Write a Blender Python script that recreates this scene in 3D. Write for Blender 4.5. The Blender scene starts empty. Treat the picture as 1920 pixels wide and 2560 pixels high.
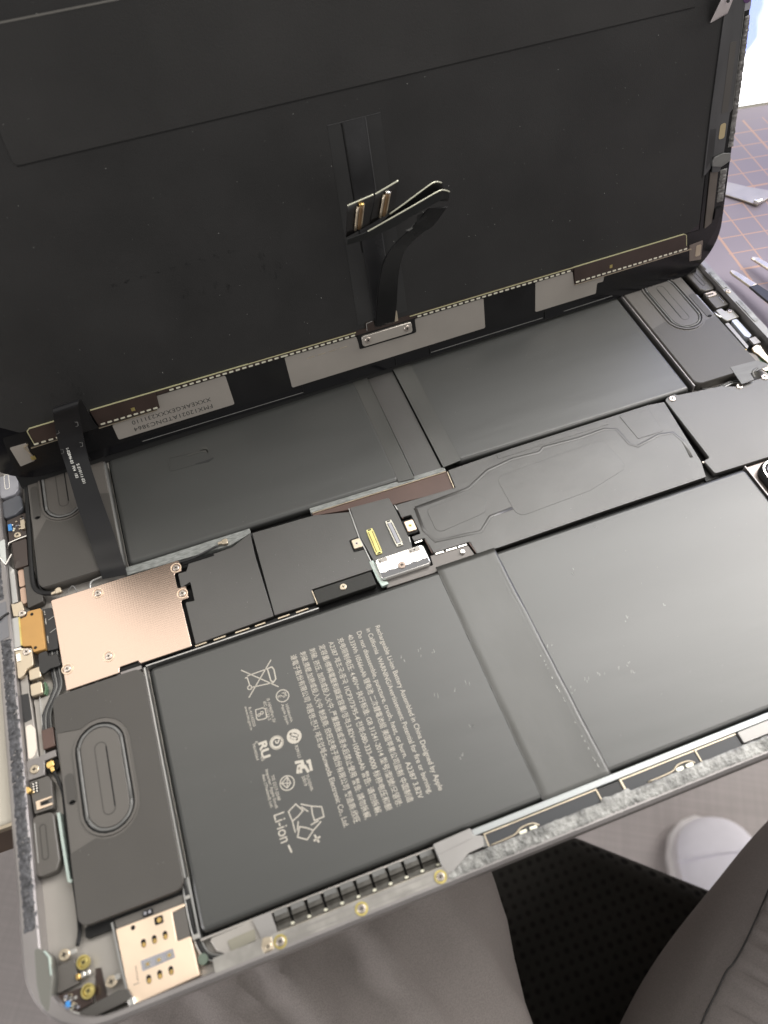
import bpy, bmesh, math, random
from mathutils import Vector, Matrix
from mathutils.noise import noise as pnoise
random.seed(7)
S = 0.001                      # everything below is written in millimetres
Z0 = 731.0                     # height of the tablet's inner floor above the room floor
sc = bpy.context.scene
COL = sc.collection

# ------------------------------------------------------------------ camera
CR = [Vector((0.94059726, -0.33730139, -0.03878878)),
      Vector((-0.30023948, -0.77297485, -0.55889725)),
      Vector((0.15853407, 0.53734315, -0.82832922))]
CC = Vector((81.89122595, -24.44224066, 207.33539994))
FPX = 1923.167
cam = bpy.data.cameras.new("camera"); cam.sensor_fit = 'VERTICAL'; cam.sensor_height = 36
cam.lens = FPX / 2560 * 36; cam.clip_start = 0.005; cam.clip_end = 50
co = bpy.data.objects.new("camera", cam); COL.objects.link(co); sc.camera = co
m = Matrix.Identity(4)
for r in range(3):
    m[r][0] = CR[0][r]; m[r][1] = -CR[1][r]; m[r][2] = -CR[2][r]
m.translation = Vector((CC.x * S, CC.y * S, (CC.z + Z0) * S))
co.matrix_world = m
cam.dof.use_dof = True; cam.dof.focus_distance = 0.262; cam.dof.aperture_fstop = 13.5

# ------------------------------------------------------------------ light
sc.view_settings.view_transform = 'Standard'; sc.view_settings.look = 'None'
sc.view_settings.exposure = -0.15; sc.view_settings.gamma = 1.0
w = bpy.data.worlds.new("World"); sc.world = w; w.use_nodes = True
nt = w.node_tree; bg = nt.nodes['Background']
tc = nt.nodes.new('ShaderNodeTexCoord'); sep = nt.nodes.new('ShaderNodeSeparateXYZ')
ramp = nt.nodes.new('ShaderNodeValToRGB'); mr = nt.nodes.new('ShaderNodeMapRange')
mr.inputs['From Min'].default_value = -1; mr.inputs['From Max'].default_value = 1
nt.links.new(tc.outputs['Generated'], sep.inputs[0]); nt.links.new(sep.outputs['Z'], mr.inputs['Value'])
nt.links.new(mr.outputs[0], ramp.inputs[0]); nt.links.new(ramp.outputs[0], bg.inputs['Color'])
e = ramp.color_ramp.elements
e[0].position = 0.0; e[0].color = (.34, .31, .30, 1)
e[1].position = 1.0; e[1].color = (.62, .60, .57, 1)
for p_, c_ in ((.48, (.42, .40, .39, 1)), (.58, (.62, .61, .60, 1)), (.75, (.85, .84, .80, 1))):
    k = e.new(p_); k.color = c_
bg.inputs['Strength'].default_value = 0.80
def area(name, loc, target, sx, sy, power, color):
    l = bpy.data.lights.new(name, 'AREA'); l.shape = 'RECTANGLE'; l.size = sx; l.size_y = sy
    l.energy = power; l.color = color
    o = bpy.data.objects.new(name, l); COL.objects.link(o); o.location = loc
    d = Vector(target) - Vector(loc); o.rotation_euler = d.to_track_quat('-Z', 'Y').to_euler()
    return o
area("overhead_light", (1.15, 1.0, 2.7), (.3, .1, .73), 1.4, 1.2, 40, (1, .98, .93))
area("overhead_light", (-.3, 1.25, 2.7), (0, .1, .73), 1.1, .8, 7, (1, .93, .84))
area("overhead_light", (1.3, -1.1, 2.6), (.3, -.1, .6), 1.2, .8, 18, (1, .95, .90))  # added fill from behind the viewer, brightens the display back and lap
area("fill_light", (2.1, .45, 2.25), (.25, -.05, .6), 1.3, 1.3, 64, (1, .95, .92))  # added fill for the right trouser leg and shoe, no window known
area("fill_light", (-2.0, -.2, 1.3), (-.3, .2, 0), .9, .9, 30, (1, .96, .97))  # invented source that lifts the floor at the left

# ------------------------------------------------------------------ materials
MATS = {}
def mat(name, col, rough=.5, metal=0., spec=.5, bump=0., bscale=1000., var=0., vscale=60., coat=0., stretch=None,
        col2=None, grain=0., gscale=3000., emit=None, kb=.07):
    m_ = bpy.data.materials.new(name); m_.use_nodes = True; n = m_.node_tree; b = n.nodes['Principled BSDF']
    b.inputs['Base Color'].default_value = (*col, 1); b.inputs['Roughness'].default_value = rough
    b.inputs['Metallic'].default_value = metal; b.inputs['Specular IOR Level'].default_value = spec
    b.inputs['Coat Weight'].default_value = coat; b.inputs['Coat Roughness'].default_value = .08
    t = n.nodes.new('ShaderNodeTexCoord'); vec = t.outputs['Object']
    if stretch:
        mp = n.nodes.new('ShaderNodeMapping'); mp.inputs['Scale'].default_value = stretch
        n.links.new(vec, mp.inputs[0]); vec2 = mp.outputs[0]
    else: vec2 = vec
    if var or col2:
        nz = n.nodes.new('ShaderNodeTexNoise'); nz.inputs['Scale'].default_value = vscale; nz.inputs['Detail'].default_value = 5
        n.links.new(vec2, nz.inputs['Vector'])
        mx = n.nodes.new('ShaderNodeMix'); mx.data_type = 'RGBA'
        c2 = col2 if col2 else tuple(min(1, c * (1 + var)) for c in col)
        c1 = col if col2 else tuple(c * (1 - var) for c in col)
        mx.inputs[6].default_value = (*c1, 1); mx.inputs[7].default_value = (*c2, 1)
        rp = n.nodes.new('ShaderNodeMapRange'); rp.inputs['From Min'].default_value = .35; rp.inputs['From Max'].default_value = .65
        n.links.new(nz.outputs['Fac'], rp.inputs['Value']); n.links.new(rp.outputs[0], mx.inputs[0])
        n.links.new(mx.outputs[2], b.inputs['Base Color'])
        rr = n.nodes.new('ShaderNodeMapRange'); rr.inputs['To Min'].default_value = max(.03, rough - .06); rr.inputs['To Max'].default_value = min(1, rough + .08)
        n.links.new(nz.outputs['Fac'], rr.inputs['Value']); n.links.new(rr.outputs[0], b.inputs['Roughness'])
    last = None
    if bump:
        nb = n.nodes.new('ShaderNodeTexNoise'); nb.inputs['Scale'].default_value = bscale; nb.inputs['Detail'].default_value = 4
        n.links.new(vec2, nb.inputs['Vector'])
        bp = n.nodes.new('ShaderNodeBump'); bp.inputs['Strength'].default_value = bump; bp.inputs['Distance'].default_value = kb / bscale
        n.links.new(nb.outputs['Fac'], bp.inputs['Height']); last = bp
    if grain:
        ng = n.nodes.new('ShaderNodeTexNoise'); ng.inputs['Scale'].default_value = gscale; ng.inputs['Detail'].default_value = 2
        n.links.new(vec, ng.inputs['Vector'])
        bp2 = n.nodes.new('ShaderNodeBump'); bp2.inputs['Strength'].default_value = grain; bp2.inputs['Distance'].default_value = .3 / gscale
        n.links.new(ng.outputs['Fac'], bp2.inputs['Height'])
        if last: n.links.new(last.outputs[0], bp2.inputs['Normal'])
        last = bp2
    if last: n.links.new(last.outputs[0], b.inputs['Normal'])
    if emit:
        b.inputs['Emission Color'].default_value = (*emit[:3], 1); b.inputs['Emission Strength'].default_value = emit[3]
    MATS[name] = m_
    return m_
def nodes(m_): return m_.node_tree.nodes, m_.node_tree.links, m_.node_tree.nodes['Principled BSDF']
alu = mat("space_grey_aluminium", (.36, .34, .315), .42, .55, bump=.15, bscale=700, var=.06, vscale=40)
alu_d = mat("anodised_rim", (.26, .245, .24), .38, .6, bump=.1, bscale=900, var=.1, vscale=60)
alu_l = mat("machined_aluminium", (.42, .42, .41), .30, .75, bump=.1, bscale=900, var=.08, vscale=60)
whitefoil = mat("white_foil", (.30, .29, .28), .35, .45, var=.05, vscale=80)
batt = mat("battery_pouch", (.031, .032, .030), .37, 0, 1.0, bump=.035, bscale=20, var=.05, vscale=10, stretch=(.7, 4, 1), grain=.12, gscale=4000)
tape = mat("battery_tape", (.040, .040, .036), .38, 0, .95, bump=.06, bscale=50, var=.08, vscale=40, stretch=(2, 1, 1), grain=.15, gscale=3500)
spk = mat("speaker_plastic", (.080, .073, .065), .42, 0, .8, grain=.2, gscale=3500, var=.06, vscale=50)
spkfilm = mat("speaker_film", (.046, .042, .037), .48, 0, .7, grain=.25, gscale=3000, var=.07, vscale=40)
film = mat("board_film", (.050, .048, .045), .40, 0, .95, bump=.10, bscale=80, var=.10, vscale=30, grain=.25, gscale=3000)
filmR = mat("board_wrinkled_film", (.048, .046, .043), .38, 0, .95, bump=.22, bscale=70, var=.10, vscale=45, grain=.2, gscale=3000)
black = mat("black_gap", (.006, .006, .006), .5, 0, .3)
blackg = mat("black_glossy_flex", (.006, .006, .0065), .18, 0, .4, bump=.12, bscale=120, var=.2, vscale=60)
flexd = mat("dark_flex", (.022, .022, .023), .40, 0, .5, bump=.1, bscale=150, var=.2, vscale=90)
flexg = mat("grey_flex", (.13, .13, .125), .38, .1, .5, bump=.1, bscale=200, var=.1, vscale=100, stretch=(1, 6, 1))
rubber = mat("black_rubber", (.012, .012, .012), .6, 0, .3, grain=.4, gscale=1500)
copper = mat("copper_shield", (.46, .36, .30), .20, 1.0, var=.05, vscale=25)
n_, l_, b_ = nodes(copper)                      # fine embossed grid
t_ = n_.new('ShaderNodeTexCoord'); sp_ = n_.new('ShaderNodeSeparateXYZ'); l_.new(t_.outputs['Object'], sp_.inputs[0])
hh = []
for ax in ('X', 'Y'):
    mu = n_.new('ShaderNodeMath'); mu.operation = 'MULTIPLY'; mu.inputs[1].default_value = 2 * math.pi / .00075; l_.new(sp_.outputs[ax], mu.inputs[0])
    sn = n_.new('ShaderNodeMath'); sn.operation = 'SINE'; l_.new(mu.outputs[0], sn.inputs[0]); hh.append(sn)
ad = n_.new('ShaderNodeMath'); ad.operation = 'ADD'; l_.new(hh[0].outputs[0], ad.inputs[0]); l_.new(hh[1].outputs[0], ad.inputs[1])
bp_ = n_.new('ShaderNodeBump'); bp_.inputs['Strength'].default_value = .03; bp_.inputs['Distance'].default_value = .00004
l_.new(ad.outputs[0], bp_.inputs['Height'])
l_.new(bp_.outputs[0], b_.inputs['Normal'])
simmetal = mat("sim_reader_metal", (.95, .77, .60), .48, 1.0, var=.04, vscale=90)
gold = mat("gold_contact", (.88, .60, .22), .28, 1.0, var=.12, vscale=300)
brass = mat("brass_boss", (.62, .52, .20), .35, 1.0, var=.15, vscale=300)
champagne = mat("champagne_metal", (.58, .50, .385), .34, .9, var=.06, vscale=200)
steel = mat("steel_screw", (.56, .50, .45), .28, .95, var=.1, vscale=300)
silver = mat("bright_steel", (.86, .84, .80), .22, 1.0, var=.04, vscale=150)
orange = mat("orange_flex_board", (.47, .265, .085), .38, .25, var=.06, vscale=120)
pcb = mat("dark_brown_board", (.030, .018, .014), .30, 0, .6, var=.15, vscale=100)
brown = mat("brown_film", (.085, .050, .040), .36, 0, .5, var=.1, vscale=80)
rough_strip = mat("brushed_foam_strip", (.22, .23, .22), .55, .3, bump=.5, bscale=900, var=.25, vscale=500, stretch=(1, 4, 1), kb=.4)
adh_l = mat("torn_dark_adhesive", (.055, .055, .060), .50, .1, .6, bump=1.0, bscale=900, var=.6, vscale=700, kb=.6)
adh_n = mat("torn_silver_adhesive", (.20, .20, .19), .42, .3, .7, bump=.5, bscale=1500, var=.5, vscale=260, kb=.6)
edge_hi = mat("pale_edge", (.62, .62, .50), .35, .6)
edge_y = mat("pale_yellow_edge", (.52, .50, .30), .35, .4)
pad = mat("tinned_pad", (.85, .83, .68), .30, .6)
white = mat("white_print", (.72, .72, .68), .5)
ink = mat("grey_print", (.43, .40, .345), .45)
inkd = mat("black_print", (.015, .015, .015), .5)
sticker = mat("grey_sticker", (.29, .268, .242), .30, .25, .6, var=.05, vscale=60)
dback = mat("display_back", (.0125, .0122, .0122), .58, 0, .42, grain=.35, gscale=2500, var=.22, vscale=35)
dfilm = mat("display_film", (.0165, .0160, .0157), .58, 0, .42, grain=.35, gscale=2500, var=.18, vscale=30)
dglass = mat("display_glass", (.004, .004, .005), .10, 0, .5)
dtape = mat("clear_dark_tape", (.020, .020, .021), .25, 0, .5, var=.2, vscale=80)
strip = mat("grey_side_strip", (.055, .055, .057), .38, .1, .5, bump=.15, bscale=150, var=.12, vscale=90, stretch=(2, .5, 1))
dust = mat("pale_dust", (.42, .42, .40), .8)
mark = mat("dark_rub_mark", (.005, .005, .005), .5)
greyl = mat("light_grey_module", (.30, .30, .33), .35, .3, var=.05, vscale=60)
mint = mat("pale_frame_strip", (.42, .50, .46), .35, .3, var=.06, vscale=90)
blue = mat("blue_component", (.05, .25, .62), .4)
green = mat("green_board_edge", (.08, .16, .09), .4)
creamw = mat("desk_top_laminate", (.56, .52, .44), .5, 0, .4, var=.03, vscale=20)
deskedge = mat("desk_underside", (.085, .055, .038), .5, var=.15, vscale=30)
lens = mat("camera_glass", (.01, .008, .015), .05, 0, .8, coat=1)

# ------------------------------------------------------------------ mesh helpers
def link(o, par=None):
    COL.objects.link(o)
    if par is not None: o.parent = par
    return o
def obj(name, me, mt, par=None, **props):
    o = bpy.data.objects.new(name, me)
    if mt is not None and not me.materials: me.materials.append(mt)
    for k_, v_ in props.items(): o[k_] = v_
    return link(o, par)
def empty(name, label, cat, loc=(0, 0, 0), group=None):
    o = bpy.data.objects.new(name, None); o.empty_display_size = .01; COL.objects.link(o); o.location = loc
    o['label'] = label; o['category'] = cat
    if group: o['group'] = group
    return o
def mesh(verts, faces, smooth=False):
    me = bpy.data.meshes.new("mesh"); me.from_pydata([tuple(c * S for c in v) for v in verts], [], faces)
    if smooth:
        for p in me.polygons: p.use_smooth = True
    me.update(); return me
def area2(p): return sum(p[i][0] * p[(i + 1) % len(p)][1] - p[(i + 1) % len(p)][0] * p[i][1] for i in range(len(p))) / 2
def rounded(pts, r, seg=4):
    if not r: return [tuple(p) for p in pts]
    n = len(pts); out = []
    rs = r if isinstance(r, (list, tuple)) else [r] * n
    for i in range(n):
        p0, p1, p2 = Vector(pts[i - 1]), Vector(pts[i]), Vector(pts[(i + 1) % n]); rr_ = rs[i]
        a = (p0 - p1); b = (p2 - p1); la, lb = a.length, b.length
        if rr_ <= 0 or la < 1e-6 or lb < 1e-6: out.append(tuple(p1)); continue
        a /= la; b /= lb; ang = a.angle(b)
        if ang > 3.05: out.append(tuple(p1)); continue
        d = min(rr_ / math.tan(ang / 2), la * .49, lb * .49); rr2 = d * math.tan(ang / 2)
        c = p1 + (a + b).normalized() * (rr2 / math.sin(ang / 2))
        s0 = p1 + a * d - c; s1 = p1 + b * d - c
        a0 = math.atan2(s0.y, s0.x); a1 = math.atan2(s1.y, s1.x); da = (a1 - a0 + math.pi) % (2 * math.pi) - math.pi
        for k in range(seg + 1):
            t = a0 + da * k / seg; out.append((c.x + rr2 * math.cos(t), c.y + rr2 * math.sin(t)))
    return out
def inset(p, d):
    n = len(p); out = []
    for i in range(n):
        a = Vector(p[i]) - Vector(p[i - 1]); b = Vector(p[(i + 1) % n]) - Vector(p[i])
        if a.length < 1e-7: a = b
        if b.length < 1e-7: b = a
        na = Vector((-a.y, a.x)).normalized(); nb = Vector((-b.y, b.x)).normalized(); k = na + nb
        if k.length < 1e-6: out.append(p[i]); continue
        k.normalize(); c = max(.35, k.dot(na)); q = Vector(p[i]) + k * (d / c); out.append((q.x, q.y))
    return out
def plate_mesh(pts, z0, z1, r=0, bev=0, seg=4, bseg=2):
    p = rounded(pts, r, seg)
    if area2(p) < 0: p = p[::-1]
    n = len(p); rings = [(p, z0)]
    if bev:
        for k in range(bseg + 1):
            t = math.pi / 2 * k / bseg
            rings.append((inset(p, bev * (1 - math.cos(t))) if k else p, z1 - bev + bev * math.sin(t)))
    else: rings.append((p, z1))
    v = []; f = []
    for q, z in rings: v += [(x, y, z) for x, y in q]
    for k in range(len(rings) - 1):
        for i in range(n):
            j = (i + 1) % n; f.append((k * n + i, k * n + j, (k + 1) * n + j, (k + 1) * n + i))
    f.append(tuple(range(n))[::-1]); f.append(tuple((len(rings) - 1) * n + i for i in range(n)))
    me = mesh(v, f)
    if bev:
        for q in me.polygons[:-2]: q.use_smooth = True
        me.update()
    return me
def plate(name, pts, z0, z1, mt, par, r=0, bev=0, seg=4, bseg=2, **props):
    return obj(name, plate_mesh(pts, z0, z1, r, bev, seg, bseg), mt, par, **props)
def box(x0, y0, x1, y1): return [(x0, y0), (x1, y0), (x1, y1), (x0, y1)]
def ringplate(name, outer, inner, z0, z1, mt, par, bev=0):
    n = len(outer); assert n == len(inner)
    rings = [(inner, z0), (outer, z0), (outer, z1 - bev), (inset(outer, bev), z1) if bev else None, (inset(inner, -bev * .5), z1) if bev else (inner, z1), (inner, z1 - bev * .5) if bev else None]
    if not bev: rings = [(inner, z0), (outer, z0), (outer, z1), (inner, z1)]
    v = []; f = []
    for q, z in rings: v += [(x, y, z) for x, y in q]
    K = len(rings)
    for k in range(K):
        k2 = (k + 1) % K
        for i in range(n):
            j = (i + 1) % n; f.append((k * n + i, k * n + j, k2 * n + j, k2 * n + i))
    return obj(name, mesh(v, f), mt, par)
def stroke_geo(pl, wd, z0, z1, closed, v, f):
    n = len(pl); L_ = []; R_ = []
    for i in range(n):
        if closed: a = Vector(pl[i]) - Vector(pl[i - 1]); b = Vector(pl[(i + 1) % n]) - Vector(pl[i])
        else:
            a = Vector(pl[i]) - Vector(pl[max(i - 1, 0)]); b = Vector(pl[min(i + 1, n - 1)]) - Vector(pl[i])
            if a.length < 1e-9: a = b
            if b.length < 1e-9: b = a
        na = Vector((-a.y, a.x)).normalized(); nb = Vector((-b.y, b.x)).normalized(); k = (na + nb)
        k = k.normalized() if k.length > 1e-6 else na
        c = max(.4, k.dot(na)); q = Vector(pl[i])
        L_.append(q + k * (wd / 2 / c)); R_.append(q - k * (wd / 2 / c))
    o = len(v)
    for i in range(n):
        v += [(L_[i].x, L_[i].y, z0), (R_[i].x, R_[i].y, z0), (R_[i].x, R_[i].y, z1), (L_[i].x, L_[i].y, z1)]
    m_ = n if closed else n - 1
    for i in range(m_):
        j = (i + 1) % n
        for k in range(4):
            k2 = (k + 1) % 4; f.append((o + i * 4 + k, o + i * 4 + k2, o + j * 4 + k2, o + j * 4 + k))
    if not closed: f.append((o, o + 3, o + 2, o + 1)); e_ = o + (n - 1) * 4; f.append((e_, e_ + 1, e_ + 2, e_ + 3))
def strokes(name, pls, wd, z0, z1, mt, par, closed=False, **props):
    v = []; f = []
    for pl in pls: stroke_geo(pl, wd, z0, z1, closed, v, f)
    return obj(name, mesh(v, f), mt, par, **props)
def spline(pts, sub=6):
    P = [Vector(p) for p in pts]; out = []
    for i in range(len(P) - 1):
        p0 = P[max(i - 1, 0)]; p1 = P[i]; p2 = P[i + 1]; p3 = P[min(i + 2, len(P) - 1)]
        for k in range(sub):
            t = k / sub
            out.append(.5 * ((2 * p1) + (-p0 + p2) * t + (2 * p0 - 5 * p1 + 4 * p2 - p3) * t * t + (-p0 + 3 * p1 - 3 * p2 + p3) * t ** 3))
    out.append(P[-1]); return out
def tube(name, pts, rad, mt, par, sub=6, ns=8, flat=1., **props):
    P = spline(pts, sub); v = []; f = []; n = len(P)
    for i, p in enumerate(P):
        t = (P[min(i + 1, n - 1)] - P[max(i - 1, 0)]).normalized()
        s_ = t.cross(Vector((0, 0, 1)))
        if s_.length < 1e-4: s_ = Vector((1, 0, 0))
        s_.normalize(); u_ = s_.cross(t)
        for k in range(ns):
            a = 2 * math.pi * k / ns; v.append(tuple(p + s_ * rad * math.cos(a) + u_ * rad * flat * math.sin(a)))
    for i in range(n - 1):
        for k in range(ns):
            k2 = (k + 1) % ns; f.append((i * ns + k, i * ns + k2, (i + 1) * ns + k2, (i + 1) * ns + k))
    f.append(tuple(range(ns))[::-1]); f.append(tuple((n - 1) * ns + k for k in range(ns)))
    return obj(name, mesh(v, f, True), mt, par, **props)
def ribbon(name, A, B, th, mt, par, sub=6, **props):
    PA, PB = spline(A, sub), spline(B, sub); n = len(PA); v = []; f = []
    for i in range(n):
        t = (PA[min(i + 1, n - 1)] - PA[max(i - 1, 0)]); wv = PB[i] - PA[i]; nn = t.cross(wv)
        nn = nn.normalized() * th / 2 if nn.length > 1e-9 else Vector((0, 0, th / 2))
        a_, b_2, c_2, d_2 = tuple(PA[i] + nn), tuple(PB[i] + nn), tuple(PB[i] - nn), tuple(PA[i] - nn)
        v += [a_, b_2, b_2, c_2, c_2, d_2, d_2, a_]       # every side has corners of its own: crisp edges, smooth run
    for i in range(n - 1):
        for k in (0, 2, 4, 6): f.append((i * 8 + k, (i + 1) * 8 + k, (i + 1) * 8 + k + 1, i * 8 + k + 1))
    f.append((0, 2, 4, 6)); f.append((8 * n - 2, 8 * n - 4, 8 * n - 6, 8 * n - 8))
    me = mesh(v, f)
    for q in me.polygons[:-2]: q.use_smooth = True
    return obj(name, me, mt, par, **props)
def disc(cx, cy, r, n=16): return [(cx + r * math.cos(2 * math.pi * k / n), cy + r * math.sin(2 * math.pi * k / n)) for k in range(n)]
def stadium(cx, ya, yb, r, n=10):
    o = [(cx + r * math.cos(t), yb - r + r * math.sin(t)) for t in [math.pi * k / n for k in range(n + 1)]]
    o += [(cx - r * math.cos(t), ya + r - r * math.sin(t)) for t in [math.pi * k / n for k in range(n + 1)]]
    return o
def screw_at(x, y, z, r, par, mt=None, name="screw", base=.4):
    """a pan head with its cross recess"""
    s = plate(name, disc(x, y, r, 16), z - base, z + .35, mt or steel, par, bev=.22)
    v = []; f = []
    a = random.uniform(0, 1.5)
    for k in (0, 1):
        c, s2 = math.cos(a + k * math.pi / 2), math.sin(a + k * math.pi / 2)
        stroke_geo([(x - c * r * .45, y - s2 * r * .45), (x + c * r * .45, y + s2 * r * .45)], r * .22, z + .2, z + .37 + .01 * k, False, v, f)
    obj("cross_recess", mesh(v, f), black, s)
    return s
def boss(x, y, z, r, par, mt=None, name="screw_boss"):
    o = disc(x, y, r, 18); i_ = disc(x, y, r * .72, 18)
    b = ringplate(name, o, i_, z - .6, z + .25, mt or brass, par)
    return b
def text(name, body, x, y, z, size, dirx, up, mt, par, length=None, ex=.01, space=1., nrm=None, bold=0.):
    c = bpy.data.curves.new(name, 'FONT'); c.body = body; c.size = size * S; c.extrude = ex * S; c.space_character = space
    if bold: c.offset = bold * S
    c.materials.append(mt)
    o = bpy.data.objects.new(name, c); link(o, par)
    bpy.context.view_layer.update()
    dx = o.dimensions.x / S
    k = length / dx if (length and dx > 0) else 1.
    d = Vector(dirx).normalized(); u_ = Vector(up).normalized(); n = d.cross(u_).normalized(); u_ = n.cross(d)
    M_ = Matrix.Identity(4)
    for r in range(3): M_[r][0] = d[r] * k; M_[r][1] = u_[r]; M_[r][2] = n[r]
    M_.translation = Vector((x, y, z)) * S
    me = bpy.data.meshes.new_from_object(o)
    bpy.data.objects.remove(o); bpy.data.curves.remove(c)
    o = bpy.data.objects.new(name, me); link(o, par)
    o.matrix_basis = M_
    return o
# a point of the photograph laid down on the tablet plane at height z (mm)
TL = dict(t02=(0, 1280, 2.592), t03=(0, 1920, 2.592), t12=(640, 1280, 2.592), t13=(640, 1920, 2.592), t21=(1280, 640, 2.592), t22=(1280, 1280, 2.592), t23=(1280, 1920, 2.592),
          t01=(0, 640, 2.592), ca=(0, 1150, 5.184), cb=(0, 1470, 5.184), cc=(0, 1790, 5.184), cd=(0, 2240, 5.184), ce=(280, 2200, 5.184), cf=(1600, 640, 5.184),
          cg=(840, 1240, 4.1475), ch=(0, 880, 3.456), cn=(560, 1500, 2.765), co=(0, 1240, 6.144), cp=(1740, 640, 3.35), ck=(840, 440, 5.267), px=(0, 0, 1))
def ray(t, x, y):
    a, b, s = TL[t]; px, py = a + x / s, b + y / s
    q = ((px - 960) / FPX, (py - 1280) / FPX, 1.)
    return Vector((sum(CR[i][0] * q[i] for i in range(3)), sum(CR[i][1] * q[i] for i in range(3)), sum(CR[i][2] * q[i] for i in range(3))))
def U3(t, x, y, z):
    d = ray(t, x, y); return CC + d * ((z - CC.z) / d.z)
def U(t, pts, z): return [(lambda p: (p.x, p.y))(U3(t, x, y, z)) for x, y in pts]

# ================================================================== TABLET
tab = empty("tablet", "opened grey tablet lying flat with four black battery cells and a copper shield plate", "tablet", (0, 0, Z0 * S))
LX, WY = 280.6, 212.0
out = rounded(box(0, 0, LX, WY), 18, 10); inn = rounded(box(4.4, 1.9, LX - 3.2, WY - 4.2), 14.6, 10)
housing = ringplate("housing", out, inn, -.3, 5.2, alu_d, tab, bev=.7)
plate("back_plate", box(.8, .8, LX - .8, WY - .8), -1, -.28, alu_d, housing, r=17.5, seg=10)
plate("inner_floor", box(4.3, 1.8, LX - 3.1, WY - 4.1), -.27, 0, alu, housing, r=14.4, seg=8)
plate('rim_ledge', box(98.9, 1.6, 268, 4.5), 2.0, 5.12, alu_d, housing)
# torn adhesive left on the rim (lumpy strips)
def adhesive(x0, y0, x1, y1, z, mt, nx, ny, par, amp=.35, edge=.25):
    v = []; f = []
    for j in range(ny + 1):
        for i in range(nx + 1):
            x = x0 + (x1 - x0) * i / nx; y = y0 + (y1 - y0) * j / ny
            h = z + amp * (.5 + pnoise((x * 1.3, y * 1.3, 3)) + .5 * pnoise((x * 3.7, y * 3.7, 9)))
            ex_ = edge * pnoise((x * .9, y * .9, 5)) * 2
            if i in (0, nx): x += ex_ if x1 - x0 < y1 - y0 else 0; h = z - .15
            if j in (0, ny): y += ex_ if x1 - x0 > y1 - y0 else 0; h = z - .15
            v.append((x, y, h))
    for j in range(ny):
        for i in range(nx):
            a = j * (nx + 1) + i; f.append((a, a + 1, a + nx + 2, a + nx + 1))
    return obj("adhesive_strip", mesh(v, f, True), mt, par)
adhesive(1.0, 24.5, 4.2, 104.5, 5.2, adh_l, 6, 200, housing, .5)
adhesive(.8, 118, 3.3, 196, 5.2, adh_l, 5, 140, housing, .3)
# near rim: silver torn adhesive, tapering where it starts by the third brass screw
v = []; f = []; NX = 420
for i in range(NX + 1):
    x = 99.5 + (268 - 99.5) * i / NX
    y1 = 4.55 + .35 * pnoise((x * .5, 0, 2)) + (.6 if 142 < x < 150 else 0)
    if x < 106: y1 = 2.2 + (x - 99.5) / 6.5 * 2.6
    for j in range(9):
        y = .9 + (y1 - .9) * j / 8
        h = 5.2 + .22 * (.5 + pnoise((x * 1.2, y * 1.2, 3)) + .6 * pnoise((x * 3.3, y * 3.3, 9)))
        if j in (0, 8): h = 5.1
        v.append((x, y, h))
for i in range(NX):
    for j in range(8):
        a = i * 9 + j; f.append((a, a + 9, a + 10, a + 1))
obj("adhesive_strip", mesh(v, f, True), adh_n, housing)

# ---- battery cells
def cell(x0, y0, x1, y1, label=None):
    c = plate("battery_cell", box(x0, y0, x1, y1), .1, 3.25, batt, tab, r=1.6, bev=1.3, bseg=5)
    # the pouch bulges a little: a very shallow second skin
    if label: c['label'] = label
    strokes("pouch_crease", [[(x0 + 2.6, y0 + 2.4), (x1 - 2, y0 + 2.4)], [(x0 + 2.6, y0 + 2.4), (x0 + 2.6, y1 - 2)], [(x0 + 2.6, y1 - 2), (x1 - 2, y1 - 2)]], .35, 3.2, 3.262, batt, c)
    return c
cellNL = cell(40.2, 10.6, 130.6, 81.7, "battery cell printed with white safety text")
cellNR = cell(146.4, 10.6, 236.4, 81.7); cellFL = cell(40.2, 118.1, 130.4, 189); cellFR = cell(150.8, 118.1, 239.3, 189)
# embossed rectangle on the far left cell
strokes("embossed_outline", [rounded([(59.6, 155.4), (73, 154.4), (73, 149.3), (59.5, 149.6)], .8)], .35, 3.22, 3.36, batt, cellFL, closed=True)
plate("loose_film", rounded([(64.5, 149.7), (72, 149.6), (76, 150.4), (72.5, 148.8)], .3), 3.25, 3.38, flexd, cellFL)
plate("loose_film", rounded([(66, 153.6), (71, 153.9), (73.5, 152.4), (73.2, 155.8), (71.5, 156), (71.3, 154.6), (66.6, 154.5)], .2), 3.25, 3.36, tape, cellFL)
# tape bridging the near cells: sits on both, dips in the gap
def bridge(name, xs, zs, y0, y1, mt, par=tab, th=.12):
    v = []; f = []; ny = 40; n = len(xs)
    for j in range(ny + 1):
        y = y0 + (y1 - y0) * j / ny
        for i, (x, z) in enumerate(zip(xs, zs)):
            dx = (.35 * pnoise((x * .2, y * .12, 4)) if 0 < i < n - 1 else .12 * pnoise((x, y * .4, 4)))
            v.append((x + dx, y, z + .03 * pnoise((x * .2, y * .1, 2))))
    for j in range(ny):
        for i in range(n - 1):
            a = j * n + i; f.append((a, a + 1, a + n + 1, a + n))
    o = obj(name, mesh(v, f, True), mt, par); sm = o.modifiers.new("thick", 'SOLIDIFY'); sm.thickness = th * S; sm.offset = -1
    return o
bridge("cell_tape", [128.7, 129.0, 131, 134, 138, 142, 145.4, 146.0, 147.4, 148.2], [3.27, 3.37, 3.36, 3.32, 3.30, 3.30, 3.32, 3.34, 3.34, 3.28], 9.4, 83.1, tape)

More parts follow.
